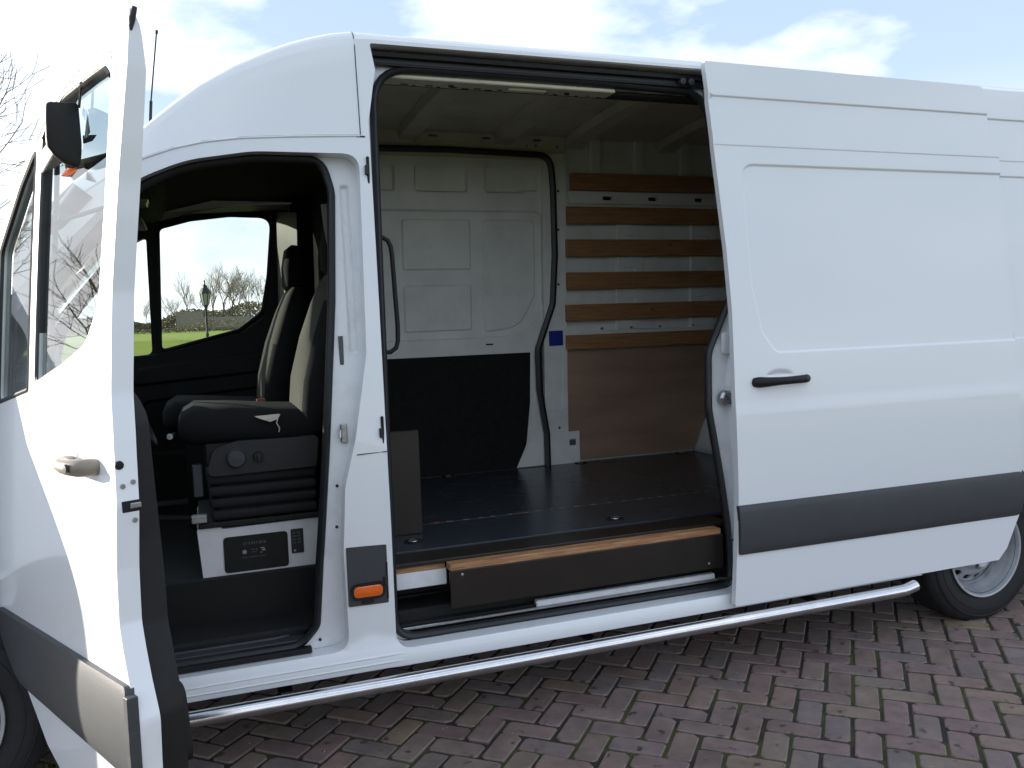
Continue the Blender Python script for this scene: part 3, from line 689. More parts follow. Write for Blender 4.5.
door = skin('cab_door', d_out, fcd, 'paint', van, holes=[dwin, dq_], step=.07, edge_step=.03, flange=lambda z: float(np.interp(z, [1.9, 2.12, 2.22, 2.268], [.052, .045, .028, .002])), flange_in=.03,
    reliefs=[(circ(.905-HX, 1.193, .050, 28, .028), .008, .02)])
door.location = (HX, 0, 0); door.rotation_euler[2] = R(-DA)
skin('window_glass', inset(dwin, -.006), lambda X, Z: prof(Z)+.016+0*X, 'glass', door, step=.1)
skin('quarter_glass', inset(dq_, -.006), lambda X, Z: prof(Z)+.016+0*X, 'glass', door, step=.1)
tube('window_seal', [(x, float(prof(z))+.006, z) for x, z in resamp(dwin, .03)], .004, 'trim', door, n=6, closed=True, flat=(.005, .006))
tube('run_channel', [(x-HX, float(prof(z))+.012, z) for x, z in ((.545, 2.060), (.60, 2.095), (.70, 2.134), (.80, 2.142), (.90, 2.149), (1.0, 2.152), (1.032, 2.128))], .013, 'rubber', door, n=8, flat=(.016, .008))
tube('quarter_seal', [(x, float(prof(z))+.004, z) for x, z in resamp(dq_, .03)], .006, 'rubber', door, n=6, closed=True, flat=(.008, .008))
tube('frame_groove', [(x-HX, float(prof(z))-.001, z) for x, z in [(.49, 2.063), (.60, 2.125), (.72, 2.168), (.86, 2.196), (.98, 2.207), (1.03, 2.19), (1.045, 2.165)]], .0022, 'shut', door, n=6)
skin('window_divider', rpoly(lx([(.470, 1.33), (.524, 1.345), (.542, 2.10), (.492, 2.07)]), .005), lambda X, Z: prof(Z)+.001+0*X, 'rubber', door, step=.1, flange=.03)
# inner frame of the door window and the black lining below
skin('door_inner_frame', inset(d_out, .004), lambda X, Z: prof(Z)+np.interp(Z, [1.9, 2.12, 2.22, 2.268], [.052, .045, .028, .004])+0*X, 'shut', door, holes=[inset(dwin, .0), inset(dq_, 0)], step=.1, flip=True)
lin = rpoly(lx([(.20, .70), (.38, .52, .1), (.58, .36, .08), (1.195, .33, .04), (1.19, .60, .1), (1.125, .80, .1), (1.10, 1.0), (1.085, 1.30, .05), (1.0, 1.36, .1), (.5, 1.33), (.2, 1.28)]), .05)
skin('door_lining', lin, lambda X, Z: prof(Z)+.125+.0*X-.03*np.clip((Z-.95)/.35, 0, 1), 'plastic', door, step=.1, flange=-.072, flip=True)
skin('lining_pocket', rpoly(lx([(.35, .62), (.6, .44), (1.15, .42), (1.12, .62)]), .04), lambda X, Z: prof(Z)+.160+0*X, 'plastic', door, step=.1, flange=-.04, flip=True)
lp = resamp(inset(d_out, .014), .04); k0 = min(range(len(lp)), key=lambda i: lp[i][0]+lp[i][1]*.2 if lp[i][1] > 1.7 else 9); lp = lp[k0:]+lp[:k0]
lp = [p for p in lp if p[1] < 1.85]
tube('shut_seal', [(x, float(prof(z))+.050, z) for x, z in lp], .006, 'rubber', door, n=6)
dtr = rpoly(lx([(.138, .657, .02), (.34, .462, .08), (.42, .458, .03), (1.222, .466, .03), (1.232, .60, .1), (1.196, .690, .02), (.6, .672)]), .01)
def fdt(X, Z): return -.005-.018*np.clip(1-((Z-.575)/.125)**2, 0, 1)**.5+.0*X
skin('rub_strip', dtr, fdt, 'trim', door, step=.025, flange=.022)
# door handle: cup and bar, lock barrel
hb = bmesh.new()
hs = [(.772, .010, .014), (.780, -.016, .020), (.81, -.036, .019), (.86, -.044, .018), (.92, -.044, .020), (.965, -.036, .022), (.99, -.012, .022), (.998, .010, .018)]
hs = [(.998-(.998-x)*.78, d_, r_) for x, d_, r_ in hs]
add_tube(hb, [(x-HX+.022, pr(1.17)+dy_, 1.180+.02*(x-.88)) for x, dy_, rr in hs], [h[2] for h in hs], 12)
bmesh.ops.recalc_face_normals(hb, faces=hb.faces)
o = bm2('door_handle', hb, mat('handle_grey', (.22, .19, .155), .4, noise=.1), door, ang=60)
lat('lock_barrel', [(.011, 0), (.011, -.007), (.001, -.008)], 'plastic', o, n=14, c=(.990-HX, pr(1.17)-.0585, 1.184), capend=False)
# latch, screws and hole on the shut face (door local +x side)
def shutx(z):
    L = np.array([p for p in d_out if p[0] > .75]); L = L[np.argsort(L[:, 1])]; return float(np.interp(z, L[:, 1], L[:, 0]))
def facebox(name, z0, z1, y0, y1, ma, d=.003, par=door):
    zc_ = (z0+z1)/2; x = shutx(zc_)
    return box(name, x-.02, x+d, pr(zc_)+y0, pr(zc_)+y1, z0, z1, ma, par, .002)
facebox('door_latch', 1.083, 1.110, .012, .056, 'plastic', .002)
facebox('latch_fork', 1.091, 1.104, .030, .056, 'zinc', .006)
for z, y in ((1.145, .016), (1.152, .040), (1.062, .042)):
    lat('latch_screw', [(.0065, 0), (.0055, .003), (.001, .003)], 'zinc', door, axis='x', n=10, c=(shutx(z)+.0005, pr(z)+y, z), capend=False)
lat('shut_plug', [(.011, 0), (.010, .003), (.001, .004)], 'plastic', door, axis='x', n=14, c=(shutx(1.195)+.0005, pr(1.195)+.010, 1.195), capend=False)
facebox('strip_end_cap', .47, .675, -.022, .004, 'trim', .004)
# rubber finger at the top corner of the door
tube('corner_finger', [(1.138-HX, pr(2.2)+.004, 2.17), (1.138-HX, pr(2.2)+.006, 2.205), (1.143-HX, pr(2.2)+.010, 2.235), (1.149-HX, pr(2.2)+.016, 2.262)], [.0035, .004, .0085, .006], 'rubber', door, n=8)
# folded mirror
def mxx(x): return x-HX
mir = hull('mirror_housing', [(mxx(.825), .108, 2.108), (mxx(.825), .026, 2.098), (mxx(.822), .018, 1.990), (mxx(.820), .048, 1.950), (mxx(.820), .098, 1.935), (mxx(.825), .110, 1.965),
    (mxx(.770), .100, 2.090), (mxx(.770), .048, 2.085), (mxx(.765), .045, 1.990), (mxx(.765), .085, 1.955)], 'plastic', door, .008)
hull('mirror_arm', [(mxx(.545), .090, 2.02), (mxx(.545), .090, 1.96), (mxx(.56), .11, 1.97), (mxx(.775), .055, 2.03), (mxx(.80), .085, 1.965), (mxx(.80), .045, 1.975)], 'trim', mir, .004)
hull('mirror_lamp', [(mxx(.80), .075, 1.94), (mxx(.825), .095, 1.935), (mxx(.82), .075, 1.915), (mxx(.80), .055, 1.915), (mxx(.80), .085, 1.915)], 'orange', mir, .002)
hull('mirror_plate', [(mxx(.829), .110, 2.095), (mxx(.832), .124, 2.085), (mxx(.829), .112, 2.010), (mxx(.832), .128, 2.030), (mxx(.826), .112, 2.09), (mxx(.827), .118, 2.02)], 'mirrorglass', mir, .001)
tube('mirror_rod', [(mxx(.830), .104, 2.09), (mxx(.835), .112, 2.155)], .0035, 'plastic', mir, n=6)
hull('mirror_hook', [(mxx(.828), .108, 2.022), (mxx(.832), .146, 2.028), (mxx(.830), .132, 2.008), (mxx(.826), .108, 1.998), (mxx(.824), .12, 2.01), (mxx(.824), .115, 2.018)], 'plastic', mir, .0015)

# ---- cab interior
box('cab_floor', -.3, 1.41, .34, W-.12, .54, .572, 'plastic', van, .004)
box('firewall', -.32, -.28, .14, W-.14, .40, 1.30, 'under', van, .004)
sw_ = rpoly([(.30, .40), (1.16, .40, .08), (1.16, .62, .08), (.30, .62)], .05)
box('step_wall', .20, 1.20, .335, .348, .36, .570, 'plastic', van, .004)
box('cab_step', .30, 1.17, .085, .345, .358, .372, 'trim', van, .003)
for i, (y, x1) in enumerate(((.13, 1.08), (.165, 1.05), (.20, 1.02), (.235, 1.08), (.27, 1.04))):
    tube('tread_rib', [(.45, y, .374), (x1-.08, y, .374), (x1-.03, y+.01, .374), (x1, y+.04, .374)], .0065, 'trim', van, n=6)
skin('door_sill_lining', rpoly([(.25, .36), (1.10, .36, .08), (1.165, .44, .05), (1.185, .64), (1.215, .95, .1), (1.30, 1.35), (1.33, 2.2), (1.41, 2.2), (1.41, .30), (.25, .30)], .02), lambda X, Z: .14+prof(Z), 'plastic', van, step=.2)
skin('pillar_lining', rpoly([(1.30, .5), (1.41, .5), (1.41, 2.3), (1.31, 2.3)], .02), lambda X, Z: .17+prof(Z), 'darkfelt', van, step=.2, flange=.10)
# headliner with overhead shelf and visor
V = []; F = []; xs = np.linspace(.42, 1.42, 9); ys = np.linspace(.16, W-.16, 9)
for x in xs:
    for y in ys: V.append((x, y, 2.075+.13*min(1, (x-.42)/.5)+.03*math.sin(math.pi*(y-.16)/(W-.32))))
for i in range(8):
    for k in range(8): a = i*9+k; F.append((a, a+1, a+10, a+9))
mk('headliner', V, F, 'head', van, True)
hull('overhead_shelf', [(.40, .3, 2.10), (.40, 1.75, 2.10), (.72, .3, 2.20), (.72, 1.75, 2.20), (.66, .3, 2.08), (.66, 1.75, 2.08), (.42, .3, 2.05), (.42, 1.75, 2.05)], 'head', van, .015)
box('sun_visor', .44, .60, 1.18, 1.62, 2.015, 2.035, mat('visor_vinyl', (.16, .155, .12), .7, noise=.2), van, .008, mtx=None, seg=2)
hull('courtesy_lamp', [(.56, .95, 2.075), (.64, .95, 2.078), (.56, 1.10, 2.075), (.64, 1.10, 2.078), (.57, .96, 2.055), (.63, .96, 2.058), (.57, 1.09, 2.055), (.63, 1.09, 2.058)], 'lampglass', van, .004)
# dashboard, wheel
hull('dashboard', [(-.28, .15, 1.30), (-.28, W-.15, 1.30), (.16, .15, 1.27), (.16, W-.15, 1.27), (.30, .15, 1.18), (.30, W-.15, 1.18), (.32, .15, .95), (.32, W-.15, .95), (.10, .15, .75), (.10, W-.15, .75), (-.28, .15, .75), (-.28, W-.15, .75)], 'plastic', van, .03)
hull('instrument_hood', [(-.02, .36, 1.28), (-.02, .82, 1.28), (.24, .38, 1.345), (.24, .80, 1.345), (.33, .40, 1.30), (.33, .78, 1.30), (.30, .40, 1.15), (.30, .78, 1.15)], 'plastic', van, .03)
swc = Vector((.53, .585, 1.235)); tl = R(63); bm = bmesh.new()
axn = Vector((math.sin(tl)*1.0, 0, math.cos(tl)))
ux = Vector((-math.cos(tl), 0, math.sin(tl))); uy = Vector((0, 1, 0))
add_tube(bm, [swc+ux*.195*math.cos(a)+uy*.195*math.sin(a) for a in np.linspace(0, 2*math.pi, 33)[:-1]], .015, 8, True)
for a in (R(90), R(270), R(180)): add_tube(bm, [swc+ux*.19*math.cos(a)+uy*.19*math.sin(a), swc-axn*.03], .014, 6)
add_tube(bm, [swc-axn*.0, swc-axn*.06], .065, 16); add_tube(bm, [swc-axn*.05, swc-axn*.28], .03, 10)
bmesh.ops.recalc_face_normals(bm, faces=bm.faces)
bm2('steering_wheel', bm, 'plastic', van, ang=50)
# far cab door seen from inside
fo = rpoly([(.13, .60), (1.28, .60), (1.33, 2.16), (.80, 2.13, .2), (.52, 2.06, .1), (.13, 1.60, .1)], .05)
skin('far_door_frame', fo, lambda X, Z: W-prof(Z)-.075, 'plastic', van, holes=[inset(fwin, .004), inset(fquart, .0)], step=.1, flange=.04)
skin('far_door_lining', rpoly([(.2, .60), (1.24, .60), (1.255, 1.55, .1), (1.17, 1.585, .05), (1.03, 1.492, .05), (.60, 1.392), (.2, 1.38)], .03), lambda X, Z: W-prof(Z)-.13, 'plastic', van, step=.1, flange=.05,
     reliefs=[(rpoly([(.5, .85), (1.15, .85), (1.15, 1.20), (.5, 1.15)], .06), .03, .02), (rpoly([(.45, 1.22), (1.18, 1.27), (1.18, 1.40), (.5, 1.33)], .03), -.015, .02)])
tube('far_window_seal', [(x, W-pr(z)-.08, z) for x, z in resamp(fwin, .04)], .012, 'rubber', van, n=6, closed=True)
skin('far_window_glass', fwin, lambda X, Z: W-prof(Z)-.02, 'glass', van, step=.3)
skin('far_quarter_glass', fquart, lambda X, Z: W-prof(Z)-.02, 'glass', van, step=.3)
skin('far_pillar_trim', rpoly([(1.235, 1.58), (1.325, 1.58), (1.335, 2.12), (1.245, 2.14)], .01), lambda X, Z: W-prof(Z)-.12-1.6*(X-1.245), mat('beige_pillar_trim', (.42, .41, .36), .6, noise=.1), van, step=.1, flange=.03)
box('cab_side_lining', 1.33, 1.41, W-.30, W-.10, .55, 2.2, 'darkfelt', van, .01)

# ---- seats
def loft(name, secs, ma, parent, n=20, ex=3.2):
    """secs: (center, half width along y, half thickness, thickness direction)"""
    bm = bmesh.new(); rings = []
    for c, hw, ht_, d in secs:
        c = Vector(c); d = Vector(d).normalized(); ring = []
        for k in range(n):
            a = 2*math.pi*k/n; ca, sa = math.cos(a), math.sin(a)
            u = math.copysign(abs(ca)**(2/ex), ca); v = math.copysign(abs(sa)**(2/ex), sa)
            bol = 1+.22*abs(u)**4*(1 if v > 0 else 0)
            ring.append(bm.verts.new(c+Vector((0, 1, 0))*hw*u+d*ht_*v*bol))
        rings.append(ring)
    for A, B in zip(rings[:-1], rings[1:]):
        for k in range(n): bm.faces.new((A[k], A[(k+1) % n], B[(k+1) % n], B[k]))
    bm.faces.new(rings[0]); bm.faces.new(rings[-1][::-1])
    bmesh.ops.recalc_face_normals(bm, faces=bm.faces)
    return bm2(name, bm, ma, parent, ang=60)
def seat(name, yc, dx_=0, dz=0, hw=.245, label=None):
    s = loft(name, [((.700+dx_, yc, 1.135+dz), hw*.80, .030, (0, 0, 1)), ((.715+dx_, yc, 1.135+dz), hw*.93, .062, (0, 0, 1)), ((.76+dx_, yc, 1.142+dz), hw, .082, (0, 0, 1)),
        ((.90+dx_, yc, 1.138+dz), hw, .078, (0, 0, 1)), ((1.05+dx_, yc, 1.125+dz), hw, .075, (0, 0, 1)), ((1.20+dx_, yc, 1.12+dz), hw*.95, .07, (0, 0, 1))], 'cloth', van)
    if label: s['label'] = label
    bk = [((1.20, 1.10), .92, .055), ((1.215, 1.16), 1, .078), ((1.235, 1.28), 1.02, .086), ((1.275, 1.45), 1.0, .080), ((1.318, 1.60), .90, .068), ((1.345, 1.69), .74, .055), ((1.357, 1.730), .56, .038), ((1.361, 1.742), .36, .02)]
    b = loft('backrest', [((x+dx_, yc, z+dz), hw*w_, t, (-1, 0, .24)) for (x, z), w_, t in bk], 'cloth_sunlit', s)
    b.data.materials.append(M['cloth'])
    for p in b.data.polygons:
        if abs(p.normal.y) > .62 or p.normal.x > .3: p.material_index = 1  # sides and rear keep the dark cloth, front stays painted as sunlit
    loft('headrest', [((1.337+dx_, yc, 1.720+dz), .09, .03, (-1, 0, .2)), ((1.337+dx_, yc, 1.740+dz), .115, .046, (-1, 0, .2)), ((1.347+dx_, yc, 1.830+dz), .13, .055, (-1, 0, .2)), ((1.357+dx_, yc, 1.920+dz), .12, .048, (-1, 0, .2)), ((1.360+dx_, yc, 1.945+dz), .09, .025, (-1, 0, .2))], 'cloth', s)
    return s
ds = seat('driver_seat', .585, .015)
pseat = seat('passenger_seat', 1.42, -.070, -.03, .25)
box('seat_base', .72, 1.18, 1.20, 1.66, .555, 1.04, 'plastic', van, .03)
# driver seat side cover, knobs, bellows
sc_ = rpoly([(.800, .958, .03), (1.21, .965, .01), (1.225, 1.085, .02), (1.12, 1.084, .1), (.92, 1.086, .1), (.835, 1.065, .05)], .03)
skin('seat_side_cover', sc_, lambda X, Z: .328+.3*(Z-1.02)**2, 'trimbase', ds, step=.04, flange=.06, reliefs=[(circ(.914, 1.022, .040), -.001, .004)])
lat('seat_knob', [(.036, 0), (.034, -.014), (.030, -.018), (.001, -.020)], 'trim', ds, n=24, c=(.914, .325, 1.022), capend=False)
lat('seat_dial', [(.021, 0), (.019, -.012), (.001, -.014)], 'plastic', ds, n=18, c=(.995, .326, 1.020), capend=False)
box('dial_grip', .992, .998, .304, .314, 1.004, 1.036, 'trim', ds, .002)
box('seat_carrier', .80, 1.22, .35, .82, .99, 1.08, 'plastic', ds, .01)
for i, z in enumerate((.800, .846, .892, .936)):
    o = box('bellows_fold', .815-.004*i, 1.21, .340+.006*(i % 2), .83, z-.014, z+.024, 'bellow', ds, .013, seg=3)
box('bellows_core', .84, 1.20, .37, .80, .76, .99, 'under', ds, .005)
box('seat_frame', .765, 1.25, .335, .83, .762, .782, 'plastic', van, .004)
tag1 = hull('seat_cover_tag', [(.985, .342, 1.175), (1.085, .336, 1.176), (1.075, .329, 1.160), (1.045, .326, 1.150), (1.010, .330, 1.164), (1.08, .35, 1.178)], 'tag', ds, .001)
tube('tag_thread', [(1.075, .330, 1.165), (1.068, .325, 1.145), (1.078, .325, 1.125), (1.075, .325, 1.110)], .0025, 'tag', tag1, n=5)
box('belt_buckle', 1.03, 1.07, .86, .885, 1.17, 1.20, mat('buckle_red', (.25, .06, .04), .4), ds, .004)
box('seat_rail_end', .755, .79, .36, .42, .88, 1.0, 'trim', ds, .004)
box('seat_lever', .74, .80, .33, .37, .785, .815, 'zinc', ds, .004)
lat('height_button', [(.012, 0), (.010, -.008), (.001, -.009)], 'paleprint', ds, n=12, c=(.685, .36, 1.118), capend=False)
tube('height_stalk', [(.70, .50, 1.11), (.685, .375, 1.118)], .007, 'plastic', ds, n=6)
# white seat pedestal with the battery cover
ped = skin('seat_pedestal', rpoly([(.772, .560, .01), (1.24, .548, .0), (1.24, .758, .0), (.85, .752, .01), (.842, .762, .01), (.758, .765, .015)], .01), lambda X, Z: .350+0*X, 'shut', van, step=.1, flange=.45)
cov = skin('battery_cover', rrect(.850, 1.088, .580, .718, .016), lambda X, Z: .345+0*X, 'plastic', ped, step=.05, flange=.006)
skin('fuse_label', rrect(1.100, 1.148, .626, .722, .003, 1), lambda X, Z: .3465+0*X, 'rubber', ped, step=.1, flange=.003)
# warning print on the cover: line of lettering, three symbols, caption bars
def print_text(name, s, x, z, size, y, ma, par, rotz=0):
    cu = bpy.data.curves.new(name, 'FONT'); cu.body = s; cu.size = size; cu.extrude = .0003; cu.align_x = 'CENTER'; cu.align_y = 'CENTER'
    tmp = bpy.data.objects.new(name, cu); COL.objects.link(tmp); tmp.rotation_euler = (math.pi/2, 0, 0)
    dg = bpy.context.evaluated_depsgraph_get(); me = bpy.data.meshes.new_from_object(tmp.evaluated_get(dg))
    bpy.data.objects.remove(tmp)
    me.transform(Matrix.Translation((x, y, z)) @ Matrix.Rotation(math.pi/2, 4, 'X'))
    me.materials.clear()
    return link(name, me, ma, par)
zx = .965
for i in range(9):
    L = random.uniform(.004, .008); x = .922+i*.0095
    box('print_mark', x, x+L, .3442, .3448, .682+.002*(i % 2), .692, 'greyprint', cov, 0)
lat('print_symbol', [(.008, 0), (.008, -.0006), (.001, -.0007)], 'paleprint', cov, n=14, c=(.925, .3448, .655), capend=False)
for i, (x, z, a, b) in enumerate(((.950, .660, .010, .004), (.953, .650, .012, .003), (.966, .655, .006, .008), (.985, .662, .014, .004), (.990, .653, .012, .006), (.982, .646, .008, .002))):
    box('print_symbol', x, x+a, .3442, .3448, z, z+b, 'paleprint' if i > 2 else 'greyprint', cov, 0)
for x, a in ((.915, .022), (.942, .03), (.976, .028)): box('print_mark', x, x+a, .3442, .3448, .632, .6345, 'greyprint', cov, 0)
for i in range(4):
    for j in range(2): box('print_mark', 1.106+j*.018, 1.118+j*.018, .3458, .3463, .665+i*.013, .671+i*.013, 'greyprint', cov, 0)
lat('print_symbol', [(.005, 0), (.005, -.0006), (.001, -.0007)], 'paleprint', cov, n=12, c=(1.113, .3462, .637), capend=False)
# seat belt hanging behind the pillar
tube('seat_belt', [(1.300, .34, 1.98), (1.306, .34, 1.90), (1.325, .35, 1.78), (1.33, .36, 1.72)], .02, mat('belt_web', (.16, .155, .135), .8, noise=.2, nscale=200), van, n=8, flat=(.004, .022))
box('belt_guide', 1.30, 1.35, .33, .37, 1.69, 1.73, 'plastic', van, .006)
# aerial
ant = tube('roof_aerial', [(.655, 1.0, 2.28), (.667, 1.0, 2.42), (.674, 1.0, 2.50)], .007, 'plastic', van, n=6)
tube('aerial_whip', [(.674, 1.0, 2.50), (.713, 1.0, 2.79)], .0035, 'plastic', ant, n=6)
tube('aerial_tip', [(.713, 1.0, 2.785), (.715, 1.0, 2.80)], .006, 'plastic', ant, n=6)

# ------------------------------------------------------------------ the pavement
random.seed(11)
jm = mat('joint_sand_and_moss', (.026, .023, .018), .95, nscale=3.5, col2=(.052, .060, .018), thr=(.44, .56), bump=.6, bscale=60)
pave = box('pavement', -30, 40, -25, 9, -.30, -.0065, jm, None, 0); pave['kind'] = 'structure'
bt = bpy.data.materials.new('clinker_brick'); bt.use_nodes = True; t = bt.node_tree; b = t.nodes['Principled BSDF']; b.inputs['Roughness'].default_value = .72
def brickmat(name, use_island):
    ma = bpy.data.materials.new(name); ma.use_nodes = True; t = ma.node_tree; b = t.nodes['Principled BSDF']
    tc = nn(t, 'ShaderNodeNewGeometry'); oi = nn(t, 'ShaderNodeObjectInfo')
    src = tc.outputs['Random Per Island'] if use_island else oi.outputs['Random']
    r = nn(t, 'ShaderNodeValToRGB'); r.color_ramp.interpolation = 'LINEAR'
    els = [(0, (.135, .098, .092)), (.2, (.172, .122, .114)), (.4, (.145, .120, .116)), (.55, (.185, .130, .108)), (.7, (.125, .105, .100)), (.84, (.185, .142, .108)), (.955, (.155, .122, .108)), (1, (.25, .19, .11))]
    while len(r.color_ramp.elements) < len(els): r.color_ramp.elements.new(.5)
    for e, (p, c) in zip(r.color_ramp.elements, els): e.position = p; e.color = (*c, 1)
    t.links.new(src, r.inputs[0])
    n = nn(t, 'ShaderNodeTexNoise'); n.inputs['Scale'].default_value = 9; n.inputs['Detail'].default_value = 9; n.inputs['Roughness'].default_value = .7
    t.links.new(tc.outputs['Position'], n.inputs['Vector'])
    r2 = nn(t, 'ShaderNodeValToRGB'); r2.color_ramp.elements[0].position = .3; r2.color_ramp.elements[1].position = .68
    r2.color_ramp.elements[0].color = (.74, .73, .72, 1); r2.color_ramp.elements[1].color = (1.46, 1.42, 1.40, 1)
    t.links.new(n.outputs['Fac'], r2.inputs[0])
    m1 = nn(t, 'ShaderNodeMixRGB', blend_type='MULTIPLY'); m1.inputs[0].default_value = 1
    t.links.new(r.outputs[0], m1.inputs[1]); t.links.new(r2.outputs[0], m1.inputs[2])
    # dark oil spots with soft edges
    v = nn(t, 'ShaderNodeTexNoise'); v.inputs['Scale'].default_value = 16; v.inputs['Detail'].default_value = 3
    t.links.new(tc.outputs['Position'], v.inputs['Vector'])
    r3 = nn(t, 'ShaderNodeValToRGB'); r3.color_ramp.elements[0].position = .64; r3.color_ramp.elements[1].position = .70
    r3.color_ramp.elements[0].color = (1, 1, 1, 1); r3.color_ramp.elements[1].color = (.3, .28, .28, 1)
    t.links.new(v.outputs['Fac'], r3.inputs[0])
    m2 = nn(t, 'ShaderNodeMixRGB', blend_type='MULTIPLY'); m2.inputs[0].default_value = 1
    t.links.new(m1.outputs[0], m2.inputs[1]); t.links.new(r3.outputs[0], m2.inputs[2])
    t.links.new(m2.outputs[0], b.inputs['Base Color'])
    mr = nn(t, 'ShaderNodeMapRange'); mr.inputs[3].default_value = .48; mr.inputs[4].default_value = .8
    t.links.new(n.outputs['Fac'], mr.inputs[0]); t.links.new(mr.outputs[0], b.inputs['Roughness'])
    n2 = nn(t, 'ShaderNodeTexNoise'); n2.inputs['Scale'].default_value = 70; n2.inputs['Detail'].default_value = 6
    t.links.new(tc.outputs['Position'], n2.inputs['Vector'])
    bu = nn(t, 'ShaderNodeBump'); bu.inputs['Strength'].default_value = .55; bu.inputs['Distance'].default_value = .003
    t.links.new(n2.outputs['Fac'], bu.inputs['Height']); t.links.new(bu.outputs[0], b.inputs['Normal'])
    return ma
bpy.data.materials.remove(bt)
M['brick'] = brickmat('clinker_brick', False); M['bricks'] = brickmat('clinker_bricks', True)
BW = .1005; BA = R(-42)
def brick_verts(cx, cz_, hl, hw, ang, z, rnd):
    """chamfered brick, origin centre; returns verts, faces"""
    ch = [rnd.choice((.005, .008, .012, .020)) for _ in range(4)]
    P = []
    for (sx, sy), c in zip(((1, 1), (-1, 1), (-1, -1), (1, -1)), ch):
        a, b_ = (sx*(hl-c), sy*hw), (sx*hl, sy*(hw-c))
        P += ([b_, a] if sx*sy > 0 else [a, b_])
    P = ccw(P)
    V = [(x, y, -.03) for x, y in P]+[(x, y, -.0045) for x, y in P]+[(x*(1-.004/hl), y*(1-.004/hw), 0) for x, y in P]
    F = []
    for L in (0, 8):
        for k in range(8): F.append((L+k, L+(k+1) % 8, L+8+(k+1) % 8, L+8+k))
    F.append(tuple(range(16, 24)))
    ca, sa = math.cos(ang), math.sin(ang)
    return [(cx+x*ca-y*sa, cz_+x*sa+y*ca, z+zz) for x, y, zz in V], F
rnd = random.Random(4)
allb = []
ca, sa = math.cos(BA), math.sin(BA)
for i in range(-75, 110):
    for j in range(-75, 110):
        k = (i+j) % 4
        if k == 0: cxg, cyg, rot = (i+1)*BW, (j+.5)*BW, 0
        elif k == 2: cxg, cyg, rot = (i+.5)*BW, (j+1)*BW, math.pi/2
        else: continue
        x = 1.5+cxg*ca-cyg*sa; y = -.6+cxg*sa+cyg*ca
        if not (-3.5 < x < 8.5 and -3.3 < y < 3.2): continue
        allb.append((x, y, BA+rot))
def topx(x, y):
    d = Vector((x, y, 0))-CAM; z = d.dot(fw)
    if z < .2: return None
    return 512+850*d.dot(rt)/z, 384-850*d.dot(upv)/z, z
vis = []
for q in allb:
    p = topx(q[0], q[1])
    if p and -20 < p[0] < 1044 and p[1] < 800:
        # in view and not hidden behind the van: nearer than the sill line or right of the door
        if (q[1] < .30 and not (p[0] < 175 and p[0] > 80)): vis.append((-p[1] if q[1] < .05 else 0-p[1]*.6, q))
vis.sort(key=lambda a: a[0]); single = set(id(q) for _, q in vis[:298])
protos = []
for k in range(6):
    V, F = brick_verts(0, 0, .0948, .0435, 0, 0, rnd)
    me = bpy.data.meshes.new('brick'); me.from_pydata(V, [], F); me.materials.append(M['brick']); protos.append(me)
sv = []; sf = []
for q in allb:
    x, y, a = q; dz = rnd.gauss(0, .0016); da = rnd.gauss(0, .010)
    if id(q) in single:
        o = bpy.data.objects.new('brick', rnd.choice(protos)); COL.objects.link(o); o.parent = pave
        o.location = (x+rnd.gauss(0, .001), y+rnd.gauss(0, .001), dz); o.rotation_euler = (rnd.gauss(0, .006), rnd.gauss(0, .006), a+da)
    else:
        V, F = brick_verts(x, y, .0948, .0435, a+da, dz, rnd); b0 = len(sv); sv += V; sf += [tuple(b0+i for i in f) for f in F]
o = mk('paving_bricks', sv, sf, 'bricks', pave); o['kind'] = 'stuff'
# moss and blades of grass in the joints, crumbs on the bricks
def blades(name, pts, ma, parent, h=(.01, .03), seed=1):
    r_ = random.Random(seed); V = []; F = []
    for x, y, z in pts:
        for _ in range(3):
            a = r_.uniform(0, 6.28); L = r_.uniform(*h); w_ = r_.uniform(.001, .0025); tx, ty = r_.gauss(0, L*.4), r_.gauss(0, L*.4)
            b0 = len(V); V += [(x-w_*math.cos(a), y-w_*math.sin(a), z), (x+w_*math.cos(a), y+w_*math.sin(a), z), (x+tx, y+ty, z+L)]; F.append((b0, b0+1, b0+2))
    o = mk(name, V, F, ma, parent); o['kind'] = 'stuff'; return o
M['moss'] = mat('moss', (.085, .10, .025), .9, noise=.4, nscale=60)
pts = []
for q in allb:
    x, y, a = q
    if y > .6 or y < -1.6 or x < -.5: continue
    dens = .5+.5*math.sin(x*2.3+1)*math.sin(y*3.1+x)
    for _ in range(int(5*max(0, dens))):
        s = rnd.choice((-1, 1)); u = rnd.uniform(-.1, .1); v = s*.0502
        pts.append((x+u*math.cos(a)-v*math.sin(a), y+u*math.sin(a)+v*math.cos(a), -.012))
blades('joint_moss', pts, 'moss', pave, (.006, .015))
pts = [(rnd.gauss(.28, .10), rnd.gauss(.24, .10), -.01) for _ in range(120)]
blades('joint_grass', pts, mat('grass_blade', (.12, .17, .03), .8, noise=.3), pave, (.02, .05), 3)
V = []; F = []
for _ in range(260):
    x, y = rnd.uniform(.4, 5.5), rnd.uniform(-1.5, .4); s = rnd.uniform(.0015, .005); b0 = len(V)
    for dx_, dy_, dz in ((1, 0, 0), (-.5, .8, 0), (-.5, -.8, 0), (0, 0, 1.2)): V.append((x+dx_*s, y+dy_*s, .001+dz*s))
    F += [(b0, b0+1, b0+3), (b0+1, b0+2, b0+3), (b0+2, b0, b0+3)]
o = mk('grit', V, F, mat('grit', (.32, .30, .26), .8, noise=.5, nscale=400), pave); o['kind'] = 'stuff'

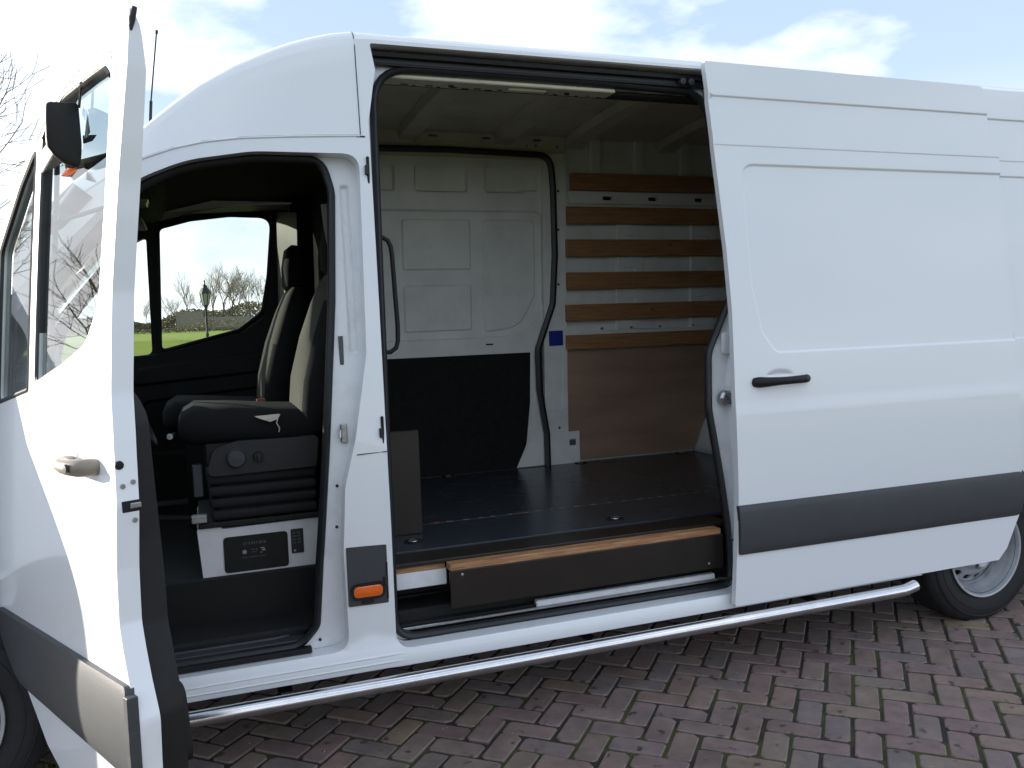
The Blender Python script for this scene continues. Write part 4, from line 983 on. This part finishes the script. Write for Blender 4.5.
# ------------------------------------------------------------------ lawn and terrain
M['lawn'] = mat('lawn_grass', (.25, .30, .045), .95, nscale=.35, col2=(.17, .22, .035), bump=.6, bscale=8, spec=.1)
def hgt(x, y):
    return float(np.interp(y, [9, 38, 56.2, 60, 130, 200, 3000], [-.02, -.02, .02, .95, 1.9, 2.0, 2.0]))
ys = [9, 20, 30, 38, 44, 50, 56.2, 60, 70, 85, 100, 130, 160, 200, 400, 1000, 3000]; xs = [-3000, -600, -200, -80, -40, -15, 0, 15, 40, 80, 200, 600, 3000]
V = [(x, y, hgt(x, y)) for y in ys for x in xs]; n = len(xs)
F = [(j*n+i, j*n+i+1, (j+1)*n+i+1, (j+1)*n+i) for j in range(len(ys)-1) for i in range(n-1)]
o = mk('lawn', V, F, 'lawn', None, True); o['kind'] = 'structure'
V = [(-3000, -3000, -.32), (3000, -3000, -.32), (3000, 9, -.32), (-3000, 9, -.32)]
o = mk('ground', V, [(0, 1, 2, 3)], 'lawn'); o['kind'] = 'structure'

# ------------------------------------------------------------------ street lamp on the lawn
lampo = emp('street_lamp', (1.15, 28, 0), 'black antique style lamp post with a glazed lantern on the lawn beyond the van', 'street lamp')
def lt(nm, P, ma, par=lampo, n=16, c=(0, 0, 0)): return lat(nm, P, ma, par, axis='z', n=n, c=c, capend=False)
lt('post', [(.14, 0), (.14, .12), (.09, .2), (.07, .6), (.09, .64), (.06, .7), (.045, 1.4), (.06, 1.43), (.04, 1.48), (.035, 2.25), (.06, 2.3), (.03, 2.34)], 'plastic')
lt('lantern_base', [(.04, 2.32), (.09, 2.42), (.10, 2.44)], 'plastic', n=6)
lg = lt('lantern_glass', [(.10, 2.44), (.17, 2.84)], 'lampglass', n=6)
for k in range(6):
    a = 2*math.pi*k/6; tube('lantern_bar', [(.102*math.cos(a), .102*math.sin(a), 2.44), (.173*math.cos(a), .173*math.sin(a), 2.84)], .016, 'plastic', lg, n=4)
lt('lantern_roof', [(.21, 2.83), (.20, 2.86), (.10, 3.02), (.09, 3.04), (.09, 3.09), (.03, 3.14), (.02, 3.22), (.035, 3.25), (.005, 3.30)], 'plastic', n=6)

# ------------------------------------------------------------------ trees
def grow_tree(rr, H, spread=1.0, levels=5, n0=4, twigs=True):
    """returns trunk segs and branch segs as (p0,p1,r0,r1,level)"""
    segs = []
    def br(p, d, L, r, lv):
        k = 3 if lv < 3 else 2; q = p
        for i in range(k):
            d2 = (d+Vector((rr.gauss(0, .12), rr.gauss(0, .12), rr.gauss(.03, .08)))).normalized(); e = q+d2*(L/k)
            r2 = r*(1-.28/k*(i+1)); segs.append((q, e, r*(1-.28/k*i), r2, lv)); q = e; d = d2
            if lv < levels and (lv > 0 or i > 0):
                for _ in range(rr.choice((1, 1, 2)) if lv < 4 else 1):
                    a = rr.uniform(0, 6.28); ax = d.orthogonal().normalized(); ax.rotate(Matrix.Rotation(a, 3, d))
                    nd = (d*math.cos(.75*spread)+ax*math.sin(.75*spread)+Vector((0, 0, .12))).normalized()
                    br(q, nd, L*rr.uniform(.55, .78), r2*.60, lv+1)
        if lv < levels: br(q, (d+Vector((rr.gauss(0, .2), rr.gauss(0, .2), .1))).normalized(), L*.72, r*.65, lv+1)
    br(Vector((0, 0, 0)), Vector((0, 0, 1)), H*.34, H*.0135, 0)
    return segs
def seg_mesh(name, segs, ma):
    V = []; F = []
    for p, e, r0, r1, lv in segs:
        n = 7 if lv < 1 else 4 if lv < 3 else 3; d = (e-p).normalized(); u = d.orthogonal().normalized(); v = d.cross(u); b0 = len(V)
        for c, r_ in ((p, r0), (e, r1)):
            for k in range(n): a = 2*math.pi*k/n; V.append(tuple(c+(u*math.cos(a)+v*math.sin(a))*r_))
        for k in range(n): F.append((b0+k, b0+(k+1) % n, b0+n+(k+1) % n, b0+n+k))
    me = bpy.data.meshes.new(name); me.from_pydata(V, [], F); me.materials.append(M[ma]); return me
TP = []
for k in range(4):
    sg = grow_tree(random.Random(20+k), 9, (1.0, .8, 1.15, .9)[k], 5 if k < 1 else 4)
    top = max(s[1].z for s in sg)
    TP.append((seg_mesh('trunk', [s for s in sg if s[4] == 0], 'bark'), seg_mesh('branches', [(a, b, max(c, .008), max(d, .006), l) for a, b, c, d, l in sg if l > 0], 'twig'), top))
def tree(x, y, H, k, label, group='bare trees along the far side of the lawn', rot=None):
    t = emp('bare_tree', (x, y, hgt(x, y) if y > 9 else 0), label, 'tree', group, random.uniform(0, 6.28) if rot is None else rot)
    s = H/TP[k][2]; q = .78 if y > 120 else 1.0; t.scale = (s*random.uniform(.9, 1.15)*q, s*random.uniform(.9, 1.15)*q, s)
    for nm, me in (('trunk', TP[k][0]), ('branches', TP[k][1])):
        o = bpy.data.objects.new(nm, me); COL.objects.link(o); o.parent = t
    return t
random.seed(31)
row = []
for px_, Yd, H, k in TREES if 'TREES' in globals() else [(150, 132, 5, 1), (161, 125, 5.2, 2), (171, 138, 5, 3), (181, 131, 5.6, 3), (192, 128, 8.6, 1), (203, 142, 7.8, 2), (216, 126, 9.8, 1), (227, 134, 9.6, 3), (236, 128, 9.6, 2), (246, 139, 10, 3), (256, 127, 9.6, 1), (264, 133, 8.6, 3)]:
    d = fw+rt*((px_-512)/850); x = CAM.x+d.x/d.y*(Yd-CAM.y)
    lab = {150: 'leftmost low bare tree behind the cab division bar', 161: 'low bare tree right beside the window division bar', 171: 'smallest bare tree left of the barn', 181: 'low bare tree at the left end of the barn roof',
           192: 'tall bare tree just left of the lamp post', 203: 'bare tree directly behind the lamp post lantern', 216: 'tall bare tree just right of the lamp post', 227: 'bare tree second to the right of the lamp post',
           236: 'bare tree third to the right of the lamp post', 246: 'bare tree fourth to the right of the lamp post', 256: 'bare tree near the right edge of the passenger window', 264: 'bare tree at the very right edge of the passenger window'}[px_]
    tree(x, Yd, H, k, lab)
# trees ahead of the van, seen left of the open door and mirrored in its glass
for i, (x, y, H, k) in enumerate([(-14.9, 58, 23.0, 0), (-18.0, 72, 22, 2), (-26, 36, 13, 1), (-32, 43, 12, 3), (-38, 35, 13, 0), (-44, 44, 12, 2), (-50, 36, 13, 1), (-20, 48, 12, 3), (-58, 44, 14, 0), (-30, 24, 11, 2), (-41, 26, 12, 1)]):
    tree(x, y, H, k, 'big bare tree rising at the left edge beside the open cab door' if i == 0 else 'second bare tree behind the big one at the left edge' if i == 1 else ['', '', 'bare tree nearest the van among those mirrored in the door glass', 'bare tree behind the nearest mirrored one', 'bare tree mirrored in the middle of the door glass', 'shorter bare tree standing back in the mirrored group', 'bare tree mirrored low in the quarter glass', 'bare tree farthest back in the mirrored group', 'tallest bare tree at the far end ahead of the van', 'small bare tree close ahead of the van on its far side', 'small bare tree well ahead of the van on its far side'][i], 'bare trees ahead of the van')
# brush along the foot of the tree row
rr = random.Random(77); V = []; F = []
for _ in range(48000):
    x = rr.uniform(-60, 30) if _ > 14000 else rr.uniform(-150, 60); y = rr.uniform(126, 146); h = 2.7*(1+.35*math.sin(x*.21)+.2*math.sin(x*.63+2)); z = rr.random()**.8*h; s = rr.uniform(.10, .32)
    b0 = len(V); a = Vector((rr.gauss(0, 1), rr.gauss(0, 1), rr.gauss(0, 1))).normalized(); c = a.orthogonal().normalized()
    p = Vector((x, y, 1.8+z)); V += [p+a*s, p-a*s*.6+c*s*.6, p-a*s*.6-c*s*.6]; F.append((b0, b0+1, b0+2))
for _ in range(9000):
    x = rr.uniform(-60, 30); y = rr.uniform(106, 114); z = rr.random()*(1.1+.5*math.sin(x*.4)); s = rr.uniform(.06, .2)
    b0 = len(V); a = Vector((rr.gauss(0, 1), rr.gauss(0, 1), rr.gauss(0, 1))).normalized(); c = a.orthogonal().normalized()
    p = Vector((x, y, 1.5+z)); V += [p+a*s, p-a*s*.6+c*s*.6, p-a*s*.6-c*s*.6]; F.append((b0, b0+1, b0+2))
o = mk('brush', V, F, 'hedge'); o['kind'] = 'stuff'
# a low barn with a long brown roof behind the lamp
def barn(name, cx_, cy_, L, Dp, h, hr, label):
    t = emp(name, (cx_, cy_, 1.9), label, 'barn')
    box('wall', -L/2, L/2, -Dp/2, Dp/2, -.5, h, 'barnwall', t, 0)
    V = [(-L/2-.4, -Dp/2-.5, h-.15), (L/2+.4, -Dp/2-.5, h-.15), (L/2+.4, 0, hr), (-L/2-.4, 0, hr), (-L/2-.4, Dp/2+.5, h-.15), (L/2+.4, Dp/2+.5, h-.15)]
    V += [(x, y, z-.25) for x, y, z in V]
    mk('roof', V, [(0, 1, 2, 3), (3, 2, 5, 4), (6, 9, 8, 7), (9, 10, 11, 8), (0, 6, 7, 1), (4, 5, 11, 10), (0, 3, 9, 6), (3, 4, 10, 9), (1, 7, 8, 2), (2, 8, 11, 5)], 'rooftile', t)
    return t
def atpx(px_, Yd): d = fw+rt*((px_-512)/850); return CAM.x+d.x/d.y*(Yd-CAM.y)
barn('long_barn', atpx(236, 122), 122, 8.2, 5, .4, 1.7, 'long low brown roofed barn right of the lamp post')
barn('gabled_barn', atpx(194, 120), 120, 2.6, 4, .5, 2.5, 'small steep roofed barn left of the lamp post')
